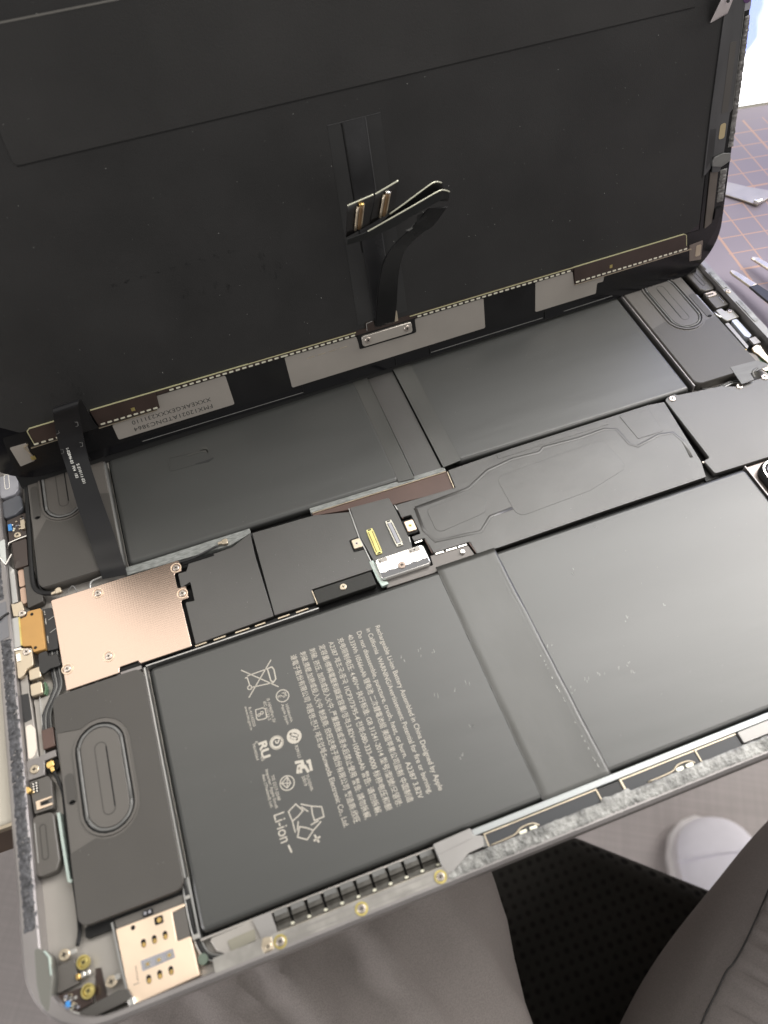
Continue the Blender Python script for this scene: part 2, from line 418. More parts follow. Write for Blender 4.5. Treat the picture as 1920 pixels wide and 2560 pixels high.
plate("cell_tape", [(129.4, 117.4), (134.9, 116.9), (135.1, 189), (129.8, 189)], 2.9, 3.32, tape, tab, r=.2)
plate("cell_tape", [(145.4, 117.6), (151.9, 118.2), (152.1, 189), (145.2, 189)], 2.9, 3.40, tape, tab, r=.2)
plate("centre_channel", box(135.3, 116.6, 144.9, 189), 1.2, 2.6, film, tab, r=.2)
strokes("tape_crease", [[(128.9 + .15 * pnoise((0, y * .3, 8)), y) for y in range(12, 82, 2)]], .16, 3.2, 3.385, tape, tab)
strokes("tape_crease", [[(145.9 + .35 * pnoise((0, y * .12, 5)), y) for y in range(12, 79, 2)]], .14, 3.2, 3.36, tape, tab)
strokes("tape_crease", [[(147.0 + .25 * pnoise((0, y * .12, 5)), y) for y in range(12, 80, 2)]], .5, 3.2, 3.41, tape, tab)
# dried glue flecks along the tape edge
v = []; f = []
for k in range(26):
    y = 12 + 40 * random.random() ** 1.3; x = 145.75 + .3 * pnoise((0, y * .2, 1)) + random.uniform(-.08, .08); s_ = random.uniform(.05, .3)
    stroke_geo([(x, y), (x + .05, y + s_ * 2.2)], .07, 3.2, 3.40, False, v, f)
obj("glue_flecks", mesh(v, f), white, tab, kind="stuff")
# rails of the housing between cells and modules
for pts, wd, z1, mt in (([(39.0, 24), (39.0, 82.4)], .4, 3.1, alu_l), ([(38.9, 118.4), (38.9, 186)], .6, 3.6, alu_l),
                        ([(39.6, 9.6), (132, 9.6), (242, 9.6)], .5, 2.2, alu), ([(39.4, 82.9), (91.3, 82.9)], .35, 2.8, alu_l),
                        ([(39.6, 10), (39.6, 24)], .5, 2.6, alu_l), ([(241.2, 118.6), (241.2, 188)], .45, 3.4, alu_d),
                        ([(237.2, 12), (237.2, 82.4)], .4, 3.0, alu_d)):
    strokes("housing_rib", [pts], wd, 0, z1, mt, tab)
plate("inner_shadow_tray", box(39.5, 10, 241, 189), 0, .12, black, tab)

# ---- print on the labelled cell
prt = bpy.data.objects.new("label_print", None)
ZP = 3.262
LINES = [("Rechargeable Li-ion Battery Assembled in China Designed by Apple", (1058, 175), (1500, 1310)),
 ("in California  WARNING/Avertissement: Potential for fire or burning.", (995, 195), (1425, 1335)),
 ("Do not disassemble, puncture, crush, heat, or burn.  A2387 3.82V", (930, 215), (1365, 1365)),
 ("40.33Wh 10566mAh 锂电池 二次鋰電池組 美国苹果公司监制 中国制造", (868, 240), (1290, 1395)),
 ("充电限制电压: 4.40V⎓ 执行标准: GB 31241-2014 型号/型號/모델명:", (800, 262), (1215, 1420)),
 ("A2387 제조국:중국 1ICP3/73/95-4 전화:080-333-4000 标称电压和额", (737, 288), (1150, 1450)),
 ("定容量/標稱電壓和額定容量/정격:3.82V⎓10566mAh 警告: 请勿拆解,", (672, 310), (1070, 1480)),
 ("刺破, 挤压, 加热或投入火中, 严重鼓胀或浸水后禁止使用 警告: 請勿拆解,", (605, 335), (1000, 1510)),
 ("刺破,擠壓,加熱或投入火中 制造商: 欣旺达电子股份有限公司 製造商:欣旺", (540, 358), (925, 1535)),
 ("達電子股份有限公司 제품명:전지 제조업체:Sunwoda Electronic Co., Ltd.", (475, 380), (850, 1565))]
for body, a, b in LINES:
    pa, pb = U('cn', [a, b], ZP)
    text("printed_line", body, pa[0] - .65, pa[1], ZP, 2.0, (0, -1, 0), (1, 0, 0), ink, cellNL, length=abs(pa[1] - pb[1]), bold=.006)
for body, a, b, sz in (("IS 16046(Part 2)/", (302, 680), (345, 845), 1.15), ("IEC 62133-2", (278, 700), (310, 830), 1.15),
                   ("10566mAh", (430, 715), (465, 835), 1.1), ("Apple Japan", (402, 720), (440, 860), 1.1),
                   ("R-41142255", (175, 740), (210, 870), 1.1), ("www.bis.gov.in", (148, 735), (185, 900), 1.0),
                   ("R39121", (497, 1005), (525, 1085), 1.2), ("MH45564", (203, 995), (232, 1105), 1.0),
                   ("YU10349-", (573, 1205), (612, 1320), 1.2), ("20019", (545, 1215), (560, 1285), 1.2),
                   ("TIS 2217-2548", (333, 1210), (375, 1385), 1.15), ("Importer: Apple South", (293, 1170), (355, 1440), 1.1),
                   ("Asia (Thailand) Ltd.", (270, 1205), (320, 1440), 1.1), ("Li-ion", (372, 1470), (425, 1665), 4.1),
                   ("US", (262, 1080), (272, 1108), 1.3), ("c", (225, 975), (230, 990), 1.6)):
    pa, pb = U('cn', [a, b], ZP)
    text("printed_line", body, pa[0] - sz * .3, pa[1], ZP, sz, (0, -1, 0), (1, 0, 0), ink, cellNL, length=abs(pa[1] - pb[1]), bold=.0)
text("printed_mark", "PS", *U('cn', [(398, 640)], ZP)[0], ZP, 1.7, (0, -1, 0), (1, 0, 0), ink, cellNL)
text("printed_mark", "E", *U('cn', [(370, 662)], ZP)[0], ZP, 1.6, (0, -1, 0), (1, 0, 0), ink, cellNL)
p5 = U('cn', [(352, 972)], ZP)[0]; text("printed_mark", "5", p5[0], p5[1], ZP, 2.2, (0, -1, 0), (1, 0, 0), ink, cellNL, bold=.06)
p5 = U('cn', [(238, 985)], ZP)[0]; text("printed_mark", "RU", p5[0], p5[1], ZP, 3.0, (0, -1, 0), (1, 0, 0), ink, cellNL, length=4.6, bold=.12)
def circ(c, e, n=24):
    a, b = U('cn', [c, e], ZP); r = math.dist(a, b); return [(a[0] + r * math.cos(2 * math.pi * k / n), a[1] + r * math.sin(2 * math.pi * k / n)) for k in range(n)]
def marks(pls, wd, closed=False): strokes("printed_mark", pls, wd, ZP - .01, ZP + .01, ink, cellNL, closed=closed)
marks([U('cn', [(118, 485), (378, 600)], ZP), U('cn', [(325, 413), (172, 675)], ZP)], .28)
marks([U('cn', [(145, 540), (160, 535), (178, 590)], ZP), U('cn', [(185, 605), (345, 570)], ZP), U('cn', [(160, 525), (300, 475)], ZP)], .28)
marks([U('cn', [(300, 475), (330, 462), (345, 480), (358, 545), (345, 565), (325, 560)], ZP)], .34, True)
marks([circ((178, 605), (192, 600))], .25, True)
marks([circ((405, 662), (448, 655)), circ((485, 942), (533, 935)), circ((437, 1265), (486, 1262)), circ((364, 985), (410, 975))], .26, True)
marks([circ((485, 942), (520, 938)), circ((364, 985), (400, 978))], .75, True)
marks([U('cn', [(455, 925), (515, 940)], ZP), U('cn', [(458, 950), (510, 962)], ZP)], .6)
marks([U('cn', [(218, 760), (268, 745), (285, 752), (295, 810), (285, 820), (238, 830), (226, 822)], ZP)], .25, True)
marks([circ((242, 795), (251, 795), 10), circ((262, 780), (272, 779), 10)], .2, True)
marks([U('cn', [(437, 1222), (462, 1265), (437, 1300), (398, 1268)], ZP)], .25, True)
marks([U('cn', [(437, 1222), (437, 1300)], ZP), U('cn', [(398, 1268), (462, 1265)], ZP)], .22)
marks([U('cn', [(490, 1125), (540, 1115), (545, 1135), (515, 1150), (510, 1200)], ZP), U('cn', [(570, 1120), (590, 1112), (605, 1180)], ZP), U('cn', [(535, 1195), (525, 1165), (560, 1150), (585, 1190)], ZP)], .75)
rc = U('cn', [(565, 1515)], ZP)[0]
for k in range(3):                      # three folded arrows
    a = 2 * math.pi * k / 3 + .35
    def R_(x, y): return (rc[0] + x * math.cos(a) - y * math.sin(a), rc[1] + x * math.sin(a) + y * math.cos(a))
    marks([[R_(1.5, -1.7), R_(3.9, -2.5), R_(4.9, -.2), R_(3.0, 1.6), R_(2.1, 0)]], .28, True)
    marks([[R_(1.6, 1.1), R_(.9, 3.2)], [R_(3.0, 1.6), R_(1.2, 3.8)]], .28)
marks([U('cn', [(620, 1665), (665, 1635)], ZP), U('cn', [(625, 1622), (657, 1675)], ZP)], .45)
marks([U('cn', [(445, 1695), (468, 1745)], ZP)], .4)

# ---- speakers
def speaker(cx, ye, dy, mir, s0, s1, f1, f2, Ltot, slots):
    """cx stadium centre, ye board-side edge, dy direction away from the board, mir mirrors x"""
    X = lambda x: cx + mir * x
    Y = lambda y: ye + dy * y
    P = lambda pts: [(X(x), Y(y)) for x, y in pts]
    s = plate("speaker", P([(-11, 0), (14.6, 0), (14.6, Ltot), (-11, Ltot)]), .05, 3.9, spk, tab, r=2.6, bev=.35)
    st = lambda r, e: P(stadium(0, s0 - e, s1 + e, r, 12))
    arc = [(8.0 * math.cos(t), s1 - 6.9 + 8.0 * math.sin(t)) for t in [math.pi * k / 10 * .98 for k in range(11)]]
    arc0 = [(8.0 * math.cos(t), s0 + 6.9 - 8.0 * math.sin(t)) for t in [math.pi * k / 10 * .98 for k in range(11)]]
    rr2 = [2.4] * 4
    if f2: poly = [(-10.9, .1), (14.5, .1), (14.5, Ltot - .1), (-10.9, Ltot - .1), (-10.9, f2)] + arc[::-1][3:] + arc0[:8] + [(-10.9, f1)]
    else: poly = [(-10.9, .1), (14.5, .1), (14.5, s0 + 5)] + arc0[:9] + [(-10.9, f1)]
    plate("speaker_film", P(poly), 3.9, 4.06, spkfilm, s, r=([2.4, 2.4, 2.4, 2.4] if f2 else [2.4, 2.4]) + [0] * (len(poly) - (4 if f2 else 2)))
    strokes("cone_rim", [st(7.0, .1)], .6, 3.9, 4.28, spk, s, closed=True)
    strokes("cone_gap", [st(6.35, -.5)], .7, 3.9, 3.98, black, s, closed=True)
    tubep = [Vector((x, y, 4.05 + .1 * math.sin(i * 2.1))) for i, (x, y) in enumerate(st(5.75, -1.15))]
    tube("cone_surround", tubep + [tubep[0]], .42, flexg, s, sub=3, ns=6, flat=.6)
    plate("cone", st(5.25, -1.65), 3.9, 4.12, spk, s, bev=.12)
    for r_ in (1.55,): strokes("cone_slot", [P(stadium(0, slots[0], slots[1], r_, 8))], .28, 4.1, 4.17, spkfilm, s, closed=True)
    strokes("cone_slot", [P([(1.5, slots[0] + 1.6), (1.5, slots[1] - 1.6)])], .32, 4.1, 4.18, black, s)
    if f2: a, b = 23, 31.4
    else: a, b = (slots[0] - 2, slots[0] + 12)
    plate("speaker_port", P(stadium(-9, a, b, 1.15, 6)), 3.9, 4.03, spkfilm, s)
    plate("port_shadow", P(stadium(-8.9, b - 1.2 if f2 else a, b if f2 else a + 1.2, .8, 6)), 3.9, 4.06, black, s)
    return s
speaker(24.1, 82.3, -1, 1, 11.8, 42.0, 10.9, 43.3, 60.7, (17.6, 37.2))['label'] = "speaker box beside the printed battery cell"
speaker(24.1, 118.9, 1, 1, 23.6, 54.0, 17.8, None, 64, (28.6, 48.6))
speaker(256.4, 118.5, 1, -1, 25.0, 55.4, 27.5, None, 66, (29.8, 50.0))
plate("speaker_bracket", box(13.6, 19.3, 37.6, 21.9), 0, 1.4, black, tab, r=.5)

# ---- copper shield with its screws
shield = plate("copper_shield", [(15.7, 114.3), (55.3, 114.3), (55.3, 110.1), (53.0, 110), (53.0, 104.5), (55.5, 104.5), (55.5, 100.1), (53.1, 100.0), (53.2, 84.1), (38.2, 84.1), (37.7, 85.2), (32.2, 85.1), (31.9, 83.4), (16.9, 83.3), (16.2, 106.5)], 2.3, 3.0, copper, tab, r=.5, bev=.15)
plate("shield_wall", box(17.2, 84, 52.6, 113.8), .1, 2.3, black, tab)
for x, y in ((29.7, 111.6), (53.9, 111.8), (54.0, 102.2), (29.8, 89.6), (18.0, 89.9)):
    strokes("screw_seat", [disc(x, y, 1.55, 20)], .28, 3.0, 3.14, simmetal, shield, closed=True)
    screw_at(x, y, 3.0, 1.05, shield)
plate("board_foot", box(32, 82.8, 38, 85.1), .2, 2.1, alu_d, tab, r=.3)
for x in (20.5, 24.3, 30.6): tube("coax_loop", [(x, 82.6, 1), (x + .6, 83.4, 1.7), (x + 1.6, 83.2, 1.4)], .25, alu_l, tab)

# ---- logic board covers
bL = plate("board_cover", [(54.2, 84.6), (78.0, 85.3), (78.0, 107.2), (78.6, 116.2), (72, 113.2), (58, 112.6), (56.6, 109.8), (54.0, 109.9), (53.9, 104.6), (57.0, 105.8), (56.9, 98.8), (54.2, 99.2)], 1.0, 2.5, film, tab, r=.3, bev=.1)
plate("board_cover", [(78.35, 85.4), (91.0, 85.2), (91.0, 89.7), (111.2, 89.7), (111.0, 97.4), (107.6, 97.6), (107.4, 102.3), (111.0, 102.5), (111.1, 112.4), (99.6, 115.4), (79.2, 116.0)], 1.0, 2.55, film, tab, r=.25, bev=.1)
plate("foam_strip", [(38.8, 115.2), (55.4, 114.7), (71.8, 114.3), (78.8, 116.4), (78.9, 118.3), (55, 118.0), (38.9, 118)], .6, 2.3, rough_strip, tab, r=.4)
plate("foam_strip", [(99.0, 116.4), (145.8, 116.3), (145.8, 117.9), (99.0, 118.2)], .6, 2.9, rough_strip, tab, r=.2)
plate("board_bare_area", [(99.4, 115.4), (112, 113.4), (125, 110.2), (145.6, 108.7), (146, 116.3), (99.2, 116.35)], 1.0, 2.35, brown, tab, r=.2)
strokes("bare_edge", [[(99.4, 116.25), (145.6, 116.2)], [(146.1, 115.8), (145.6, 109)]], .22, 2.3, 2.75, champagne, tab)
plate("centre_flex", [(111.3, 113.9), (124.4, 113.1), (124.9, 108), (125.2, 94.7), (124.6, 92.0), (112.0, 92.2), (110.8, 102.2)], 1.0, 2.62, filmR, tab, r=.6, bev=.1)
strokes("torn_edge", [[(110.9, 113.6), (110.7, 108), (110.5, 102), (110.9, 96), (111.3, 90), (112.2, 84.6)], [(125.2, 109.6), (125.4, 107.4)], [(125.2, 96.5), (124.9, 94.6)]], .28, 2.5, 2.85, alu_l, tab)
for (cx, cy, wx, wy, mt_) in ((109.0, 99.9, 1.9, 2.4, champagne), (126.9, 100.1, 2.0, 2.9, simmetal)):
    plate("nut_pocket", box(cx - wx * .95, cy - wy * .95, cx + wx * .9, cy + wy * .95), 2.3, 2.68, black, tab, r=.3)
    nb = plate("standoff_nut", box(cx - wx * .7, cy - wy * .7, cx + wx * .78, cy + wy * .7), 2.3, 3.3, mt_, tab, r=.45, bev=.15)
    plate("nut_hole", disc(cx, cy, .62, 14), 3.3, 3.33, gold if mt_ is simmetal else steel, nb)
    plate("nut_bore", disc(cx, cy, .3, 10), 3.33, 3.35, black, nb)
# board to board sockets
def socket(x0, y0, x1, y1, body, core):
    dx = x1 - x0
    s = plate("board_socket", [(x0 - 1.0, y1), (x0 + 1.0, y1), (x1 + 1.0, y0), (x1 - 1.0, y0)], 2.6, 3.1, body, tab, r=.15)
    a = .10; L_ = lambda t, o: (x0 + dx * t + o, y1 + (y0 - y1) * t)
    plate("socket_core", [L_(a, -.5), L_(a, .5), L_(1 - a, .5), L_(1 - a, -.5)], 3.1, 3.22, core, s)
    for k in (-1, 1): plate("socket_slot", [L_(a, .52 * k), L_(a, .72 * k), L_(1 - a, .72 * k), L_(1 - a, .52 * k)], 3.1, 3.13, black, s)
    v = []; f = []
    for i in range(15):
        for k in (-1, 1):
            p = L_(a + .02 + (1 - 2 * a - .04) * i / 14, .95 * k); stroke_geo([(p[0] - .2, p[1]), (p[0] + .2, p[1])], .26, 3.1, 3.22, False, v, f)
    obj("socket_pins", mesh(v, f), body, s, kind="stuff")
    for t in (0.035, .965):
        p = L_(t, 0); plate("socket_window", box(p[0] - .55, p[1] - .22, p[0] + .55, p[1] + .22), 3.1, 3.13, black, s)
socket(114.4, 93.9, 114.4, 103.6, mat("yellow_socket", (.68, .62, .26), .35, .7), brass)
socket(121.1, 94.4, 121.4, 104.5, mat("pale_socket", (.60, .58, .50), .35, .7), greyl)
# battery connector plate
shelf = plate("battery_shelf", [(112.8, 82.4), (141.8, 81.9), (141.9, 84.3), (141.4, 87.4), (140.4, 88), (129.0, 88.2), (128.6, 84.8), (112.9, 84.9)], .6, 2.0, mat("dim_aluminium", (.15, .138, .13), .38, .3), tab, r=.3, bev=.1)
cover = plate("connector_cover", box(112.0, 84.7, 128.0, 92.0), 1.2, 3.9, mat("white_cover_plate", (.86, .85, .82), .24, .75), tab, r=1.0, bev=.35)
# grey strip along its near edge: the plate's shading put into colour
cpts = [(112.3, 85.0), (127.7, 85.0)] + [(127.6 - k * 1.53, 86.9 + .22 * math.sin(k * 2.6)) for k in range(11)]
plate("cover_lower_band", cpts, 3.9, 3.93, mat("shaded_grey_band", (.12, .12, .125), .4, .1), cover)
plate("cover_pad", box(113.0, 90.2, 115.9, 91.6), 3.9, 3.93, sticker, cover, r=.3)
plate("cover_pad", box(122.9, 90.1, 126.6, 91.6), 3.9, 3.93, sticker, cover, r=.3)
for x, y in ((113.5, 90.8), (123.6, 90.8), (124.8, 90.9)): plate("cover_vent", box(x - .22, y - .22, x + .22, y + .22), 3.93, 3.95, black, cover)
screw_at(119.3, 87.1, 3.9, 1.25, cover, mat("brown_steel_screw", (.34, .27, .23), .35, .7))
plate("ground_foil", [(110.6, 92.6), (111.9, 92.6), (112.2, 84.8), (113.4, 84.0), (113.6, 83.2), (111.4, 83.1), (110.8, 86)], 1.5, 2.7, mint, tab, r=.2)
bb = plate("black_bracket", box(91.4, 84.0, 109.9, 88.9), 1.0, 3.3, mat("black_anodised", (.020, .020, .018), .45, .2, .5, grain=.2), tab, r=.3, bev=.2)
screw_at(100.3, 86.7, 3.35, 1.1, bb, champagne)
strokes("bracket_edge", [[(91.1, 89.0), (91.3, 84.2)]], .25, 2.4, 3.1, champagne, tab)
pin = plate("locating_pin", disc(138.8, 85.7, .8, 14), 2.0, 2.9, silver, shelf, bev=.2)
# ragged light seam between boards and near cells
for x0 in [54, 59.5, 66, 72, 79, 84.6]:
    strokes("board_clip", [[(x0, 84.15), (x0 + random.uniform(3, 4.4), 84.2)]], .35, 1.6, 2.3, champagne, tab)
plate("seam_gap", [(53.4, 83.3), (91, 83.4), (91, 85.2), (53.6, 84.6)], .2, 1.2, black, tab)

# right logic board film with the parts pushing through it
bR = plate("board_cover", [(125.6, 109.6), (125.5, 104.4), (128.8, 104.2), (129, 96.6), (125.9, 96.4), (126.2, 94.6), (129.6, 94.5), (130.3, 88.4), (142.3, 88.2), (142.6, 83.4), (150, 83.0), (187, 83.4), (223.4, 83.4), (225.4, 89.3), (228.0, 116.6), (222, 117.4), (170, 117.2), (146.6, 116.4), (146.1, 109.0)], .8, 2.6, filmR, tab, r=.3, bev=.12)
for rl in ([[(131.0, 106.2), (130.4, 97.2), (132.2, 92.2), (147, 90.4), (152, 94.5), (160, 94.9)],
                      [(131.0, 106.2), (150, 107.2), (158.6, 111.6), (168.3, 113.0), (178, 112.3), (180, 113.7), (192.7, 112.9), (203, 113.3), (206.6, 111.6), (207.4, 104.4), (209.4, 102.6), (215, 103.6), (218.3, 104.3), (223.4, 103.4), (224.6, 99), (223.4, 92)]]): tube("film_ridge", [(x, y, 2.58) for x, y in rl], .6, filmR, bR, sub=1, ns=8, flat=.17)
plate("film_bump", [(134, 104.6), (150, 105.6), (154, 101), (151, 96.4), (134, 94.6)], 2.5, 2.70, filmR, bR, r=2.0, bev=.1)
plate("film_bump", [(160, 108), (200, 109.6), (202, 96), (186, 92), (160, 91)], 2.5, 2.68, filmR, bR, r=3.0, bev=.08)
plate("film_bump", [(210.3, 116.5), (211.2, 105.3), (220.7, 105.1), (221.2, 116)], 2.5, 2.74, filmR, bR, r=.5, bev=.1)
plate("film_bump", [(164, 116.5), (205, 116.7), (205.5, 114.6), (164, 114.6)], 2.5, 2.70, filmR, bR, r=.6, bev=.1)
# pale frame of the board where the film stops short
for pl in ([(126.2, 94.0), (128.6, 94.1)], [(130.8, 88.0), (133.4, 87.9)], [(134.2, 87.9), (137.6, 87.8)], [(138.2, 87.8), (141, 87.7)]):
    strokes("board_clip", [pl], .45, 1.8, 2.45, silver, tab)
strokes("board_frame_edge", [[(125.6, 107), (126.0, 104)], [(129.6, 94.2), (129.9, 88.6)], [(142.0, 88.0), (142.6, 84.0), (144, 83.2)]], .3, 1.8, 2.5, brown, tab)
rs = plate("end_shield", [(228.4, 116.8), (228.5, 89.5), (226.0, 89.2), (226.6, 83.3), (250, 82.8), (272, 83.0), (272, 113.4), (262, 113.6), (255, 113.2), (250, 115.4), (233.5, 117.4), (233, 118.2), (229.6, 117.6)], .8, 3.0, mat("grey_shield_film", (.062, .059, .055), .40, 0, .9, var=.05, vscale=30, grain=.2), tab, r=.8, bev=.12)
screw_at(231.0, 116.5, 3.0, 1.25, rs); screw_at(255.6, 112.9, 3.0, 1.2, rs); screw_at(266.2, 113.4, 3.0, 1.3, rs)
screw_at(225.9, 88.9, 2.4, .5, rs)
plate("board_gap", box(223.6, 82.6, 228.2, 89.6), .2, 1.0, black, tab)

# ---- USB connector end
usb = plate("port_board", [(9.0, 112.4), (12.9, 112.1), (12.9, 98.0), (9.5, 98.2), (9.1, 100.5), (6.6, 101.2), (6.5, 110.6), (8.6, 110.8)], 1.5, 4.0, orange, tab, r=.5, bev=.1)
for x, y in ((10.2, 110.9), (10.2, 99.4)): plate("board_hole", disc(x, y, .5, 14), 3.98, 4.03, black, usb)
plate("port_shell", box(4.3, 101.4, 6.4, 111.6), 1.0, 4.0, alu_l, tab, r=.2, bev=.1)
strokes("port_spring", [[(6.45, 101.5), (6.5, 111.2)]], .5, 1, 4.15, brass, tab)
plate("port_bracket", [(4.6, 116.8), (5.4, 116.2), (6.6, 116.2), (7.8, 116.6), (8.3, 113.4), (6.6, 111.4), (5.0, 112)], 3.0, 4.3, champagne, tab, r=.5, bev=.1)
plate("port_bracket", [(4.4, 101.0), (6.6, 100.6), (9.2, 99.6), (9.2, 95.4), (9.0, 94.0), (7.2, 93.4), (6.2, 91.8), (4.6, 91.0), (4.5, 97)], 2.4, 4.1, champagne, tab, r=.5, bev=.1)
strokes("port_clip", [[(4.3, 100.6), (6.4, 100.4)]], .6, 4, 4.5, silver, tab)
strokes("port_clip", [[(5.3, 99.0), (5.4, 96.6)]], 1.0, 4.0, 4.4, silver, tab)
screw_at(7.6, 112.0, 4.3, 1.15, tab); screw_at(7.7, 98.9, 4.1, 1.15, tab)
plate("port_flex", [(12.9, 112.4), (15.6, 112), (16.4, 105), (16.0, 97.6), (13.0, 98.0)], 1.0, 2.6, flexd, tab, r=.3)
v = []; f = []
for y in [111.4, 110.9, 110.3] + [108.6 - .4 * k for k in range(5)] + [102.6 - .42 * k for k in range(6)]: stroke_geo([(13.35, y), (13.6, y)], .18, 2.6, 2.68, False, v, f)
obj("solder_dots", mesh(v, f), white, tab, kind="stuff")
for y in (108.0, 103.6): strokes("flex_seam", [[(14.3, y), (15.0, y + .3), (16.1, y + .8)]], .14, 2.6, 2.7, alu_l, tab)
plate("black_tape_flap", [(10.5, 97.6), (13, 97.8), (13.4, 95.8), (15.9, 95.6), (16.3, 91.5), (13.4, 91.6), (11.4, 90.6), (10.3, 92.0)], 2.6, 3.3, blackg, tab, r=.5, bev=.1)
for k in range(4):                                  # four parallel flex cables
    o = .72 * k
    tube("signal_cable", [(13.1 + o, 98, 1.6), (13.1 + o, 91.5, 1.7), (13.3 + o * .95, 86.6, 1.6), (11.7 + o * .95, 83.2, 1.6), (9.6 + o * .9, 79.2, 1.6), (9.1 + o, 74.2, 1.8)], .36, flexg if k % 2 else flexd, tab, ns=6, flat=.6)
for y0, y1 in ((90.0, 93.6), (85.0, 88.8)):
    c = plate("capacitor", box(7.3, y0, 10.6, y1), .5, 3.2, champagne, tab, r=.5, bev=.2)
strokes("board_green_edge", [[(11.0, 88.6), (11.2, 86.6), (10.7, 84.9)]], .4, .5, 2.2, green, tab)
plate("side_floor_plate", [(4.6, 93.2), (6.6, 92.6), (6.9, 84), (7.4, 66.8), (4.6, 66.8)], .1, 2.6, alu, tab, r=.2, bev=.1)
plate("side_floor_plate", [(7.2, 84.6), (12.4, 84.6), (9.2, 79.6), (8.9, 67), (7.5, 67), (7.4, 82.6)], .1, 1.3, alu, tab, r=.2)
plate("window_insert", [(4.9, 77.1), (6.4, 77.1), (7.4, 75.4), (7.3, 69.6), (6.4, 67.8), (4.9, 67.2)], 2.55, 2.75, mat("ivory_insert", (.75, .68, .60), .4, .2), tab, r=.6)
plate("dark_side_film", [(4.1, 86.8), (6.5, 86.6), (6.8, 78.6), (4.7, 78.2)], 2.6, 2.72, flexd, tab, r=.2)
plate("flex_connector", box(9.0, 68.6, 12.2, 74.2), 1, 3.0, brown, tab, r=.2, bev=.15)
plate("antenna_bracket", [(4.4, 67.0), (7.6, 67.0), (9.0, 67.3), (12.2, 67.5), (12.2, 65.6), (9.0, 65.4), (8.7, 61.6), (4.4, 61.6)], .6, 3.0, alu_d, tab, r=.3, bev=.1)
screw_at(6.3, 64.0, 3.0, 1.25, tab, champagne)
def plug(x, y, z, a, par, mt=None):
    c, s_ = math.cos(a), math.sin(a); P = lambda u_, v_: (x + u_ * c - v_ * s_, y + u_ * s_ + v_ * c)
    p = plate("coax_plug", [P(-.9, -.8), P(.9, -.9), P(1.1, .3), P(1.0, .9), P(-.6, 1.0), P(-1.0, .4)], z - .8, z + .3, mt or gold, par, r=.4, bev=.2)
    plate("plug_crimp", [P(-.35, -2.2), P(.45, -2.2), P(.6, -.8), P(-.5, -.8)], z - .5, z + .2, mt or gold, p, r=.1, bev=.1)
plate("plug_well", disc(10.6, 63.9, 1.9, 14), .6, 2.0, black, tab)
plug(10.4, 63.8, 3.0, .25, tab)
tube("coax_cable", [(11.1, 61.6, 2.8), (12.0, 58.6, 2.7), (12.6, 55.4, 2.4), (12.5, 51.4, 2.0), (12.4, 42, 1.6), (12.2, 36, 1.2), (12.4, 28, 1.0), (12.3, 22, 1.0), (11.5, 18.6, 1.4)], .5, rubber, tab)
tube("coax_cable", [(12.8, 73, 2.6), (12.9, 66, 2.6), (13.0, 60, 2.2), (12.6, 57.2, 1.5)], .35, flexg, tab)
plate("antenna_module", [(4.6, 61.2), (9.4, 61.1), (10.2, 59.6), (10.1, 53.2), (9.8, 52.2), (5.2, 52.3), (4.9, 56.4)], .4, 3.0, spk, tab, r=.5, bev=.15)
dots_ = plate("contact_block", box(5.2, 57.6, 6.9, 60.6), 3.0, 3.1, black, tab)
for i in range(2):
    for j in range(4): plate("contact_dot", disc(5.65 + .8 * i, 58.0 + .72 * j, .24, 8), 3.1, 3.2, silver, dots_)
cl_ = plate("spring_clip", [(5.9, 55.3), (10.0, 55.3), (10.0, 54.9), (6.9, 54.8), (6.9, 53.6), (10.0, 53.5), (10.0, 53.0), (6.0, 53.0)], 3.0, 3.35, simmetal, tab, r=.12)
plate("clip_gap", box(7.0, 53.9, 9.0, 54.6), 3.0, 3.04, black, tab)
plate("yellow_dot", disc(4.3, 58.6, .9, 14), 3.0, 4.4, gold, tab)
mod = plate("side_module", [(4.4, 51.9), (9.9, 51.4), (10.2, 39.0), (9.2, 36.6), (4.2, 36.4)], .2, 3.0, spk, tab, r=1.4, bev=.3)
strokes("module_slot", [stadium(6.9, 40.2, 49.0, .75, 6)], .25, 3.0, 3.1, spkfilm, mod, closed=True)
strokes("module_slot", [[(5.0, 40), (5.0, 50)]], .2, 3.0, 3.1, alu_l, mod)
strokes("frame_strip", [[(11.0, 50.6), (11.2, 44), (11.7, 33.4), (12.4, 32.9)]], .7, .1, 2.8, mint, tab)
strokes("frame_strip", [[(9.2, 90.4), (8.9, 66.8)]], .22, 1.3, 1.9, alu_l, tab)
# far part of the left edge
fm = plate("side_module", [(3.9, 168), (10.6, 168), (10.3, 160.4), (8.8, 158.6), (4.2, 158.2)], .2, 4.0, greyl, tab, r=1.2, bev=.3)
strokes("module_slot", [stadium(6.8, 161.6, 168, .75, 6)], .25, 4.0, 4.1, silver, fm, closed=True)
plate("side_module", [(4.2, 157.4), (10.4, 158.6), (10.7, 152.6), (8, 150.6), (4.4, 150.0)], .2, 3.4, mat("dim_blue_module", (.10, .105, .12), .3, .2), tab, r=1.2, bev=.3)
spcb = plate("side_board", [(5.2, 149.4), (11.4, 150.5), (10.8, 140.2), (5.3, 140.0)], .6, 3.0, pcb, tab, r=.3, bev=.1)
for i in range(26):
    x = random.uniform(5.8, 10.8); y = random.uniform(144.4, 149.2); s_ = random.uniform(.18, .4)
    plate("chip_component", box(x - s_, y - s_ * .7, x + s_, y + s_ * .7), 3.0, 3.3, random.choice([silver, champagne, pad, black, greyl]), spcb)
plate("chip_component", box(5.6, 144.6, 6.7, 147.2), 3.0, 3.6, blue, spcb, r=.2); plate("chip_component", box(9.6, 143.6, 10.9, 147.4), 3.0, 3.7, champagne, spcb, r=.2)
screw_at(8.1, 142.3, 3.0, 1.15, tab, champagne)
